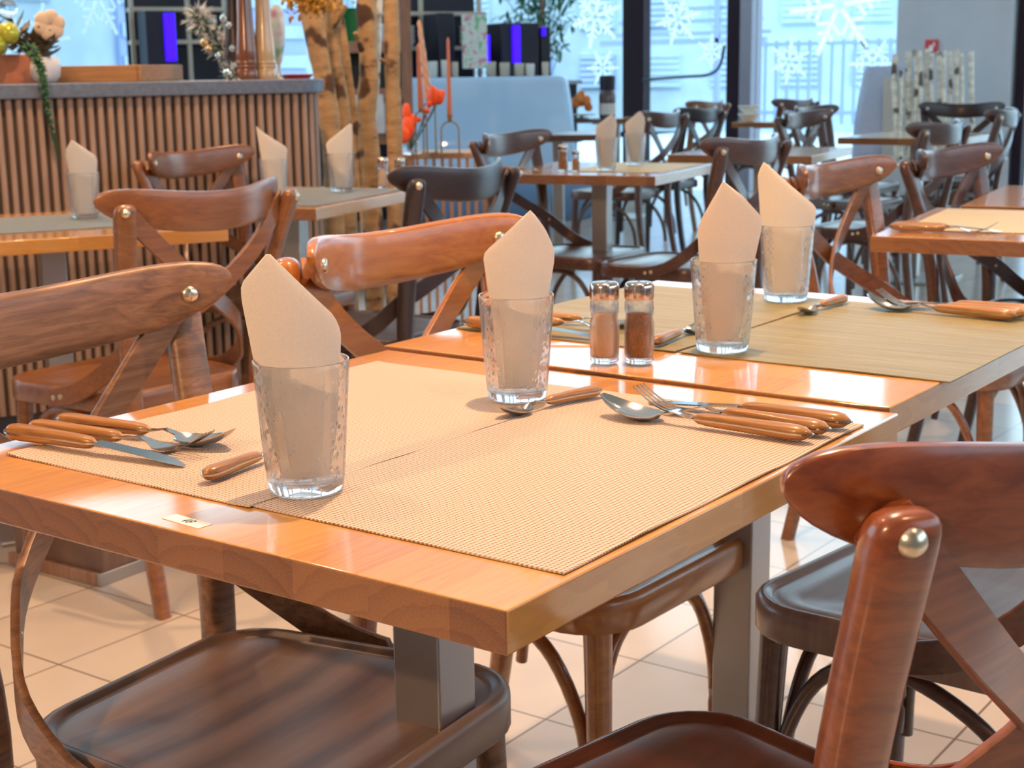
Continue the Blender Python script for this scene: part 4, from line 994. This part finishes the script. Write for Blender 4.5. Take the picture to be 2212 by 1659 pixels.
trunk([(790, -50, D+0.2), (792, 60, D+0.2), (797, 160, D+0.2), (792, 250, D+0.2), (800, 340, D+0.2), (806, 480, D+0.2), (810, 700, D+0.2)], 42, 'knotty honey birch trunk in the middle of the group', twigs=[((782, 110, D+0.15), (768, 70, D+0.1), 0.012)])
trunk([(822, -50, D+0.3), (818, 60, D+0.3), (812, 200, D+0.3), (803, 330, D+0.3), (800, 700, D+0.3)], 14, 'slim pale birch stem touching the knotty trunk', mat=WBIRCH)
trunk([(843, -50, D), (846, 60, D), (848, 180, D), (852, 290, D), (854, 390, D), (852, 520, D), (852, 700, D)], 34, 'straight honey birch trunk at the right of the group', twigs=[((840, 140, D-0.02), (822, 128, D-0.05), 0.009)])
trunk([(640, -40, D+0.2), (660, 60, D+0.2), (690, 200, D+0.2), (712, 420, D+0.2), (720, 700, D+0.2)], 13, 'thin birch stem behind the pale pepper mill')
fo = MB(); rf2 = random.Random(8)
for i in range(260):
    c = at(665+rf2.gauss(0, 26), 2+rf2.gauss(0, 15), D-0.25+rf2.uniform(-0.05, 0.05)); leaf(fo, c, (rf2.gauss(0, 1), rf2.gauss(0, 1), rf2.gauss(0, 1)), 0.03, 0.014)
fo.tube([at(640, 5, D-0.2), at(720, -5, D-0.1), at(700, -200, D)], 0.005, 6)
tag(fo.build('dried_flowers', plain('ochre_petals', (0.62, 0.30, 0.03), 0.8, 0, 0.3, 50)), 'ochre dried flower bunch hung at the top of the birch trunks', 'flowers')

# ------------------------------------------------------------------ white desk and things around it
def frame_mat3(loc, d=None):
    """axes at loc: x to the right of the view, y away from it"""
    v = Vector((loc[0]-CAM.x, loc[1]-CAM.y, 0)).normalized(); return math.atan2(v.y, v.x)-PI/2
LACQ = plain('white_lacquer_cool_lit', (0.46, 0.70, 0.98), 0.25, 0, 0.02, 3, coat=0.4); LACQ2 = plain('white_lacquer_shaded', (0.20, 0.36, 0.62), 0.3, 0, 0.04, 3)  # white desk: cool light painted into the upper tone, shade into the lower
def rr4(x0, x1, y0, y1, z, r=0.06, n=5):
    pts = []
    for cx, cy, a0 in ((x1-r, y0+r, -PI/2), (x1-r, y1-r, 0), (x0+r, y1-r, PI/2), (x0+r, y0+r, PI)):
        for k in range(n+1): a = a0+PI/2*k/n; pts.append((cx+r*math.cos(a), cy+r*math.sin(a), z))
    return pts
def desk(px, d, label, up, low, s_=1.0):
    b0 = at(px, 492, d); o = root('reception_desk', (b0.x, b0.y, 0), frame_mat3(b0)); tag(o, label, 'desk')
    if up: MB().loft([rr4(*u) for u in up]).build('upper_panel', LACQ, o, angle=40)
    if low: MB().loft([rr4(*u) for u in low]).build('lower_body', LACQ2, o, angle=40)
    return o
dk = desk(1100, 10.7, 'tall white curved desk with cool blue light painted in, left of the windows',
     [(-0.80, 0.505, -0.05, 0.45, 0.33), (-0.80, 0.49, -0.04, 0.45, 0.5), (-0.79, 0.46, 0.0, 0.44, 0.85), (-0.78, 0.435, 0.02, 0.43, 1.02), (-0.775, 0.42, 0.025, 0.425, 1.055), (-0.765, 0.405, 0.035, 0.415, 1.066)],
     [(-0.50, 0.44, 0.12, 0.4, 0.0), (-0.60, 0.60, 0.06, 0.42, 0.06), (-0.75, 0.74, -0.02, 0.45, 0.17), (-0.80, 0.77, -0.06, 0.46, 0.27), (-0.80, 0.76, -0.06, 0.46, 0.325)])
MB().loft([rr4(-0.45, 0.60, 0.08, 0.4, 0.0), rr4(-0.45, 0.60, 0.08, 0.4, 0.055)]).build('plinth', PLASTER, dk)
b0 = at(1890, 400, 11.6); o = root('display_cabinet', (b0.x, b0.y, 0), frame_mat3(b0)); tag(o, 'pale grey tapering cabinet with a beige front, beside the birch poles', 'cabinet')
MB().loft([rr4(-0.20, 0.32, -0.3, 0.4, 0.0), rr4(-0.17, 0.32, -0.28, 0.4, 0.7), rr4(-0.115, 0.31, -0.2, 0.36, 1.07), rr4(-0.10, 0.30, -0.18, 0.34, 1.10)]).build('body', plain('grey_lacquer', (0.42, 0.48, 0.62), 0.35), o, angle=40)
MB().box((0.16, -0.30, 0.62), (0.24, 0.02, 0.78)).build('front_panel', plain('beige_panel', (0.60, 0.56, 0.50), 0.6), o, bevel=0.004)
# birch poles in a white planter in front of the pier
pc = at(2045, 300, 10.85); pl = root('pole_planter', (pc.x, pc.y, 0), frame_mat3(pc)); tag(pl, 'long white planter box holding the white birch poles', 'planter')
MB().box((0.0, 0, 0.22), (0.86, 0.22, 0.44)).build('box', PLASTER, pl, bevel=0.006)
rp = random.Random(12)
for i, (px, ytop, wd) in enumerate(((1933, 118, 13), (1946, 152, 8), (1961, 112, 13), (1977, 108, 10), (1986, 110, 10), (2003, 106, 9), (2012, 116, 9), (2028, 112, 11), (2040, 110, 9), (2052, 112, 9), (2066, 108, 11), (2076, 116, 8), (2098, 112, 11))):
    dd = 10.85+rp.uniform(-0.06, 0.06); t_ = at(px, ytop, dd); bb = at(px+rp.uniform(-5, 5), 400, dd); bb.z = 0.442
    nm = ['white birch pole with dark knots, first from the left', 'short white birch pole, second from the left', 'white birch pole, third from the left', 'leaning white birch pole, fourth from the left', 'white birch pole, fifth from the left', 'slim white birch pole, sixth from the left', 'slim white birch pole, seventh from the left', 'white birch pole in the middle, eighth from the left', 'white birch pole, ninth from the left', 'white birch pole, fifth from the right end', 'white birch pole with knots, third from the right end', 'short slim birch pole, second from the right end', 'white birch pole at the right end of the row'][i]
    if i == 9: nm = 'slim white birch pole, fourth from the right end'
    loc = Vector((bb.x, bb.y, bb.z)); r_ = wd/2*dd/F_PX
    pp = smooth_path([Vector((0, 0, 0)), (t_-loc)*0.35+Vector((rp.uniform(-.012, .012), 0, 0)), (t_-loc)*0.7+Vector((rp.uniform(-.012, .012), 0, 0)), t_-loc], 4)
    tag(MB().tube(pp, r_, 12).build('birch_pole', WBIRCH, None, loc, angle=80), nm, 'pole', 'white birch poles in the planter')
# fire sign on the pier
RED = plain('sign_red', (0.72, 0.05, 0.06), 0.5); SW = plain('sign_white', (0.85, 0.85, 0.85), 0.5)
fx0, fx1 = wx(1968, Y1-0.17), wx(1994, Y1-0.17); fz = at(1981, 100, 1.0); fv = fz-CAM; fd = (Y1-0.17-CAM.y)/fv.y; fzz = CAM.z+fv.z*fd
fs = tag(MB().box(((fx0+fx1)/2, Y1-0.163, fzz), (fx1-fx0, 0.012, 0.10)).build('fire_sign', RED, None, bevel=0.001), 'small red sign with a white pictogram on the white pier', 'sign')
MB().box(((fx0+fx1)/2, Y1-0.171, fzz-0.02), ((fx1-fx0)*0.3, 0.004, 0.05)).box(((fx0+fx1)/2+0.022, Y1-0.171, fzz+0.012), (0.012, 0.004, 0.035)).build('pictogram', SW, fs)

# ------------------------------------------------------------------ slatted crate with candles and red flowers
CRW = wood('crate_pine', (0.42, 0.20, 0.09), (0.62, 0.34, 0.17), 0.5, 0.1, (60, 60, 6))
cc = at(955, 330, 6.1); zt = cc.z+0.0
cr = root('slatted_stand', (cc.x, cc.y, 0), frame_mat3(cc)); tag(cr, 'low stand with upright slats carrying the candle holders', 'stand')
wC = 0.36
MB().box((0, 0.13, zt-0.012), (wC+0.03, 0.30, 0.022)).build('top', CRW, cr, bevel=0.003)
cs = MB()
for k in range(11): cs.box((-wC/2+0.01+k*(wC-0.02)/10, 0, (zt-0.02)/2), (0.013, 0.022, zt-0.026))
for k in range(8): cs.box((wC/2-0.005, 0.03+k*0.033, (zt-0.02)/2), (0.013, 0.013, zt-0.026)).box((-wC/2+0.005, 0.03+k*0.033, (zt-0.02)/2), (0.013, 0.013, zt-0.026))
cs.build('slats', CRW, cr)
BRS = plain('aged_brass', (0.35, 0.22, 0.11), 0.35, 0.8); CAND = plain('rust_candle', (0.60, 0.16, 0.06), 0.5, coat=0.2); CAND2 = plain('peach_candle', (0.75, 0.40, 0.24), 0.5, coat=0.2)
def holder(px, y0, y1, hw, dd, label, candle_label, cy1, lean=0, mat=CAND, cw=0.011, twist=False):
    b_ = at(px, 322, dd); b_.z = zt+0.0005; top = at(px, y1, dd)
    h = top.z-b_.z; w_ = hw*dd/F_PX; o = root('candle_holder', b_, frame_mat3(b_)); tag(o, label, 'candle holder')
    pts = [(-w_, 0, 0.002)]+[(-w_*math.cos(a), 0, h-w_+w_*math.sin(a)) for a in [PI*k/12 for k in range(13)]]+[(w_, 0, 0.002)]
    MB().tube(pts, 0.0035, 8, up=(0, 1, 0)).build('hoop', BRS, o, angle=60)
    MB().box((0, 0, 0.0015), (w_*2+0.02, 0.045, 0.003)).build('foot', BRS, o)
    MB().lathe([(0.0005, h-0.004), (0.008, h), (0.010, h+0.010), (0.013, h+0.026), (0.011, h+0.026), (0.0005, h+0.012)], 16).build('cup', BRS, o)
    ct = at(px, cy1, dd); L_ = ct.z-(b_.z+h+0.012); c0 = (0, 0, h+0.013); n = 26; rings = []
    for i in range(n+1):
        t = i/n; rr_ = cw*(1-0.55*t) if i < n else 0.0015; a0 = t*14 if twist else 0
        rings.append([(lean*t*0.9+rr_*(1+0.22*math.cos(3*(a+a0)) if twist else 1)*math.cos(a), rr_*(1+0.22*math.cos(3*(a+a0)) if twist else 1)*math.sin(a), c0[2]+L_*t) for a in [2*PI*k/18 for k in range(18)]])
    cnd = MB().loft(rings).build('candle', mat, None, b_, frame_mat3(b_), angle=60); tag(cnd, candle_label, 'candle')
holder(929, 322, 222, 13, 6.10, 'brass hoop holder at the left with the tall orange candle', 'tall twisted peach candle with a pointed tip leaning left', 45, lean=-0.035, mat=CAND2, cw=0.017, twist=True)
holder(911, 322, 240, 12, 5.98, 'low brass hoop holder in front of the tall one', 'rust-red tapered candle left of the twisted one', 95, lean=-0.004, mat=CAND, cw=0.013)
holder(973, 322, 262, 19, 6.05, 'brass hoop holder at the right end of the stand', 'thin rust-red candle at the right end of the stand', 82, mat=CAND, cw=0.011)
# red anthurium-like flowers in a glass
gv = at(888, 322, 6.0); gv.z = zt+0.0005
vz = root('flower_vase', gv); tag(vz, 'small clear vase with bright orange-red flowers beside the birch trunk', 'vase')
MB().lathe([(0.0005, 0), (0.030, 0), (0.034, 0.01), (0.036, 0.05), (0.034, 0.05), (0.032, 0.012), (0.0005, 0.008)], 24).build('vessel', CLEAR, vz)
RF = plain('orange_red_petals', (0.95, 0.10, 0.015), 0.5, 0, 0.05)
fl = MB(); stt = MB()
for px, py, sx, sz in ((880, 275, 0.036, 0.044), (872, 292, 0.034, 0.034), (878, 243, 0.022, 0.038), (890, 262, 0.026, 0.030), (900, 258, 0.026, 0.012), (920, 240, 0.020, 0.012), (935, 207, 0.028, 0.040), (948, 210, 0.026, 0.030), (955, 203, 0.014, 0.016), (928, 225, 0.012, 0.014)):
    p_ = at(px, py, 5.97)-gv; fl.sphere(p_, 1.0, 12, 8, (sx, 0.012, sz)); stt.tube([Vector((0, 0, 0.02)), p_*0.6, p_], 0.002, 6)
fl.build('petals', RF, vz, angle=60); stt.build('stems', GRN, vz)

# ------------------------------------------------------------------ wooden rack behind the trunks
RK = wood('rack_oak', (0.22, 0.11, 0.07), (0.40, 0.22, 0.15), 0.5, 0.1, (60, 60, 6))
rc = at(800, 300, 7.6); rk = root('wooden_rack', (rc.x, rc.y, 0), frame_mat3(rc)); tag(rk, 'open wooden rack with dark backing behind the birch trunks', 'rack')
rw = MB(); W1 = (905-738)*7.6/F_PX; 
def rz(py): return at(800, py, 7.6).z
for x in (-W1/2, W1/2): rw.box((x, 0, 0.95), (0.05, 0.05, 1.9)).box((x, 0.4, 0.95), (0.05, 0.05, 1.9))
for z in (rz(102), rz(203), rz(300), 0.12, 1.6): rw.box((0, 0, z), (W1, 0.04, 0.055)).box((0, 0.2, z-0.02), (W1, 0.42, 0.015))
rw.build('frame', RK, rk, bevel=0.003)
MB().box((0, 0.42, (rz(102)+rz(203))/2), (W1, 0.01, rz(102)-rz(203))).build('back_panel', plain('slate_panel', (0.025, 0.035, 0.04), 0.5), rk)
MB().box((-0.12, 0.405, (rz(12)+rz(94))/2), (0.26, 0.012, rz(12)-rz(94))).build('green_panel', plain('green_board', (0.0, 0.26, 0.06), 0.4), rk)
for k, (px, py) in enumerate(((766, 245), (822, 250), (846, 250))):
    p_ = at(px, 290, 7.55); nm = ['left', 'middle', 'right'][k]
    p_.z = rz(300)+0.03
    tag(MB().lathe([(0.0005, 0), (0.026, 0), (0.03, 0.02), (0.028, 0.14), (0.022, 0.17), (0.024, 0.19), (0.0005, 0.195)], 20).build('bottle', plain('frosted_bottle_%s' % nm, (0.55, 0.60, 0.68), 0.3), None, p_), '%s pale bottle on the low shelf of the wooden rack' % nm, 'bottle', 'bottles on the wooden rack')

# ------------------------------------------------------------------ back bar with shelves, cups and machines
BLK = plain('black_laminate', (0.010, 0.008, 0.020), 0.5); LWD = wood('shelf_ash', (0.50, 0.42, 0.33), (0.68, 0.60, 0.48), 0.5, 0.1, (50, 50, 6))
BB0 = at(350, 300, 10.6); BB1 = at(1205, 300, 11.9); bd_ = Vector((BB1.x-BB0.x, BB1.y-BB0.y, 0)); BL = bd_.length; BA = math.atan2(bd_.y, bd_.x); bdn = bd_.normalized()
def bbx(px):
    v = _f+(px-1106)/F_PX*cR; o = Vector((BB0.x-CAM.x, BB0.y-CAM.y, 0)); return (o.x*v.y-o.y*v.x)/(bdn.y*v.x-bdn.x*v.y)
def bbz(px, py):
    P0 = BB0+bdn*bbx(px); v = _f+(px-1106)/F_PX*cR+(829.5-py)/F_PX*cU; t = math.hypot(P0.x-CAM.x, P0.y-CAM.y)/math.hypot(v.x, v.y); return CAM.z+v.z*t
bc = root('back_counter', (BB0.x, BB0.y, 0), BA); tag(bc, 'dark back counter running behind the bar and the white desk', 'counter')
ZT = 1.02
MB().box((BL/2, 0.35, 0.5), (BL+0.4, 0.6, 1.0)).build('body', BLK, bc); MB().box((BL/2, 0.33, 1.01), (BL+0.44, 0.66, 0.03)).build('worktop', plain('pale_top', (0.35, 0.38, 0.45), 0.4), bc)
def shelf(px0, px1, pys, label, back=True, posts=None, ytop=-40):
    a, b_ = bbx(px0), bbx(px1); h = bbz((px0+px1)/2, ytop)
    o = root('shelf_unit', BB0+bdn*a+Vector((-bdn.y, bdn.x, 0))*0.25+Vector((0, 0, ZT+0.006-BB0.z)), BA); tag(o, label, 'shelf')
    w_ = b_-a; hh = h-ZT
    for x in (posts or (0, w_)): MB().box((x if posts is None else bbx(x)-a, 0, hh/2), (0.030, 0.03, hh)).build('upright', LWD, o)
    for py in pys: MB().box((w_/2, 0.1, bbz((px0+px1)/2, py)-ZT), (w_-0.01, 0.24, 0.028)).build('shelf_board', LWD, o)
    if back: MB().box((w_/2, 0.23, hh/2), (w_, 0.012, hh)).build('back_board', BLK, o)
    return o
shelf(350, 572, (18, 90), 'dark shelf unit with pale uprights behind the bar, at the left', posts=(350, 468, 545))
shelf(868, 1090, (28, 104), 'dark shelf unit with pale uprights above the white desk', posts=(890, 955, 1076))
MB_blk = MB().box((0, 0, 0.55), (0.30, 0.20, 1.1))
def onbb(px, t=0.1, z=None): return BB0+bdn*bbx(px)+Vector((-bdn.y, bdn.x, 0))*t+Vector((0, 0, (ZT+0.006 if z is None else z)-BB0.z))
CUP = plain('white_porcelain', (0.80, 0.80, 0.76), 0.25)
def stack(px, py, n, label, r_=0.055):
    z = bbz(px, py)
    for k in range(n):
        c = MB().lathe([(0.0005, 0.003), (r_*0.5, 0), (r_*0.55, 0.004), (r_*0.9, 0.03), (r_, 0.058), (r_*0.94, 0.058), (r_*0.84, 0.03), (r_*0.5, 0.009), (0.0005, 0.008)], 18)
        tag(c.build('cup', CUP, None, onbb(px, 0.30, z+0.0155+0.034*k)), label % ['bottom', 'second', 'third', 'fourth', 'top'][k if k < n-1 else 4], 'cup', 'white cups stacked on the dark shelves')
stack(515, 90, 4, '%s white cup of the stack on the left shelf unit'); stack(932, 104, 4, '%s white cup of the stack above the desk, left of the poster'); stack(1054, 104, 4, '%s white cup of the stack right of the poster')
BLU = emit('blue_led_panel', (0.03, 0.0, 1.0), 2.2)
def machine(px0, px1, ytop, label, led=None, dd=-0.1, mat=BLK):
    a, b_ = bbx(px0), bbx(px1); h = bbz((px0+px1)/2, ytop)-ZT
    o = root('drinks_machine', onbb(px0, dd), BA); tag(o, label, 'machine'); w_ = b_-a
    MB().box((w_/2, 0.16, h/2), (w_, 0.30, h)).build('housing', mat, o, bevel=0.01)
    MB().box((w_/2, -0.02, 0.02), (w_*0.9, 0.08, 0.03)).build('drip_tray', STEEL, o, bevel=0.003)
    if led:
        l0, l1, y0, y1 = led; MB().box(((bbx(l0)+bbx(l1))/2-a, 0.0, (bbz(l0, y0)+bbz(l0, y1))/2-ZT), (bbx(l1)-bbx(l0), 0.025, bbz(l0, y0)-bbz(l0, y1))).build('led_strip', BLU, o, bevel=0.004)
    return o
machine(357, 420, 26, 'black drinks machine with a bright blue strip behind the bar', (394, 416, 32, 134), dd=-0.12)
machine(955, 990, 30, 'black column machine left of the flower poster', None, dd=-0.1)
machine(1082, 1160, 52, 'black drinks machine with a blue strip beside the plant', (1104, 1119, 58, 138), dd=-0.12)
machine(1163, 1184, 60, 'slim dark machine half hidden by the plant', (1165, 1171, 62, 80), dd=-0.12)
gm = machine(860, 898, 52, 'steel coffee grinder beside the birch trunks', None, dd=-0.12, mat=STEEL)
# poster
pa0 = onbb(1016, -0.22); a, b_ = bbx(990), bbx(1040); z0, z1 = bbz(1016, 150), bbz(1016, 36)
po = root('roll_up_poster', pa0, BA); tag(po, 'standing poster with green and pink flowers on the back counter', 'poster')
MB().box((0, 0, (z0+z1)/2-ZT), (b_-a, 0.01, z1-z0)).build('print', FLO, po); MB().box((0, 0, 0.01), (b_-a, 0.08, 0.02)).build('foot', STEEL, po); MB().tube([(0, 0.012, 0.01), (0, 0.012, z1-ZT)], 0.008, 8).build('pole', STEEL, po)
MB().box(((b_-a)/2+0.02, 0.03, (z0+z1)/2-ZT-0.06), (0.03, 0.012, 0.22)).build('blue_light', BLU, po)
# jars and beakers on the counter in front
JAR = plain('beige_jar', (0.55, 0.46, 0.34), 0.5); JAR2 = plain('light_jar', (0.70, 0.66, 0.58), 0.5)
for k, (px, wpx, py, m_, nm) in enumerate(((936, 20, 130, JAR2, 'pale beaker behind the candles'), (962, 18, 128, JAR2, 'pale beaker left of the poster foot'), (983, 14, 132, JAR, 'small beige jar at the poster foot'), (1062, 20, 133, JAR, 'beige jar right of the poster'), (1090, 22, 135, JAR, 'wide beige jar under the blue strip'), (1122, 22, 137, JAR, 'beige jar beside the blue strip'), (1145, 20, 138, JAR2, 'light jar in front of the plant'), (1178, 15, 135, JAR, 'last small beige jar by the plant'))):
    b_ = at(px, 163, 10.95); b_.z = 1.0675; h = (164-py)*10.95/F_PX; r_ = wpx/2*10.95/F_PX
    tag(MB().lathe([(0.0005, 0), (r_*0.85, 0), (r_*0.95, 0.01), (r_, h*0.9), (r_*0.92, h), (r_*0.85, h), (r_*0.88, h*0.85), (0.0005, 0.012)], 18).build('jar', m_, None, b_), nm, 'jar', 'jars on the white desk')

# ------------------------------------------------------------------ leafy plant by the window
pp_ = at(1172, 400, 13.2); fp = root('potted_tree', (pp_.x, pp_.y, 0)); tag(fp, 'tall leafy green plant in front of the left window pane', 'plant')
MB().lathe([(0.0005, 0), (0.17, 0), (0.22, 0.4), (0.20, 0.4), (0.16, 0.36), (0.0005, 0.36)], 24).build('pot', STONE, fp)
loc = Vector((pp_.x, pp_.y, 0)); MB().tube([(0, 0, 0.35), (0.03, 0, 0.9), (0, 0.02, 1.5), (0.02, 0, 2.2)], 0.02, 8).build('stem', RK, fp)
lf = MB(); rg = random.Random(21)
for cl in range(95):
    px = rg.gauss(1160, 48); py = rg.uniform(-260, 120)
    if px > 1215 and py > 100: py -= 80
    c = at(px, py, 13.2+rg.uniform(-0.3, 0.3))-loc
    for k in range(9):
        leaf(lf, c+Vector((rg.gauss(0, .05), rg.gauss(0, .05), rg.gauss(0, .05))), (rg.gauss(0, 1), rg.gauss(0, 1), rg.gauss(-0.5, 0.7)), rg.uniform(0.08, 0.14), 0.036)
    lf.tube([Vector((0, 0.01, max(0.5, c.z-0.45))), c], 0.004, 5)
lf.build('foliage', plain('leaf_green', (0.045, 0.16, 0.075), 0.5, 0, 0.4, 30), fp)

# ornaments on the far tables
pk = at(1253, 249, 10.9); zt_ = 0.7505
def far_on(px, py0, d, z=None):
    v = at(px, py0, d); return Vector((v.x, v.y, 0.7505 if z is None else z))
po_ = atz(1256, 257, 0.7505); st_ = root('cake_stand', (po_.x, po_.y, 0.7508)); tag(st_, 'small pedestal dish under the orange ornament', 'stand')
MB().lathe([(0.0005, 0), (0.06, 0), (0.055, 0.008), (0.012, 0.014), (0.012, 0.02), (0.10, 0.028), (0.10, 0.034), (0.0005, 0.034)], 24).build('dish', plain('dish_wood', (0.40, 0.27, 0.2), 0.5), st_)
om = MB(); ro = random.Random(2)
for k in range(9): om.sphere((ro.uniform(-.05, .05), ro.uniform(-.03, .03), 0.045+ro.uniform(0, 0.09)), ro.uniform(0.03, 0.045), 10, 7)
om.sphere((0.0, 0, 0.15), 0.026, 10, 7)
tag(om.build('orange_ornament', plain('orange_glaze', (0.72, 0.20, 0.03), 0.35, 0, 0.3, 30), None, (po_.x, po_.y, 0.785)), 'knobbly bright orange ornament right of the white desk', 'ornament')
pf = atz(1312, 256, 0.7505); tf = root('wine_bottle', (pf.x, pf.y, 0.7508)); tag(tf, 'dark bottle with a black neck standing in front of the left window pane', 'bottle')
MB().lathe([(0.0005, 0), (0.055, 0), (0.06, 0.01), (0.062, 0.16), (0.054, 0.20), (0.048, 0.21), (0.0005, 0.21)], 24).build('body', plain('smoky_glass', (0.10, 0.07, 0.07), 0.15), tf)
MB().lathe([(0.05, 0.205), (0.056, 0.21), (0.060, 0.30), (0.052, 0.312), (0.0005, 0.313)], 24).build('cap', BLK, tf)
MB().lathe([(0.0620, 0.03), (0.0632, 0.03), (0.0632, 0.11), (0.0620, 0.11)], 24, closed=True).build('label', JAR2, tf)
# pale blobs on the far round table, modelled as stacked white bowls
pb_ = atz(1617, 262, 0.7505)
for k in range(2): tag(MB().lathe([(0.0005, 0.004), (0.03, 0), (0.05, 0.02), (0.075, 0.05), (0.071, 0.05), (0.045, 0.022), (0.0005, 0.012)], 22).build('bowl', CUP, None, (pb_.x, pb_.y, 0.7508+0.052*k)), ['lower', 'upper'][k]+' white bowl on the far table by the dark mullion', 'bowl')

# low boxed plinth under the left table
bx = root('wooden_plinth', (-2.035, 1.25, 0), R(2)); tag(bx, 'low wood-panelled box with a steel edge on the floor at the far left', 'plinth')
MB().box((-0.145, 0.13, 0.08), (0.29, 0.255, 0.15)).build('panels', wood('plinth_wood', (0.11, 0.06, 0.045), (0.21, 0.12, 0.085), 0.5, 0.1, (8, 60, 6)), bx, bevel=0.003)
MB().box((0.006, 0.135, 0.015), (0.012, 0.29, 0.03)).build('steel_edge', STEEL, bx, bevel=0.002); MB().box((-0.15, -0.006, 0.015), (0.30, 0.012, 0.03)).build('wood_edge', RK, bx, bevel=0.002)
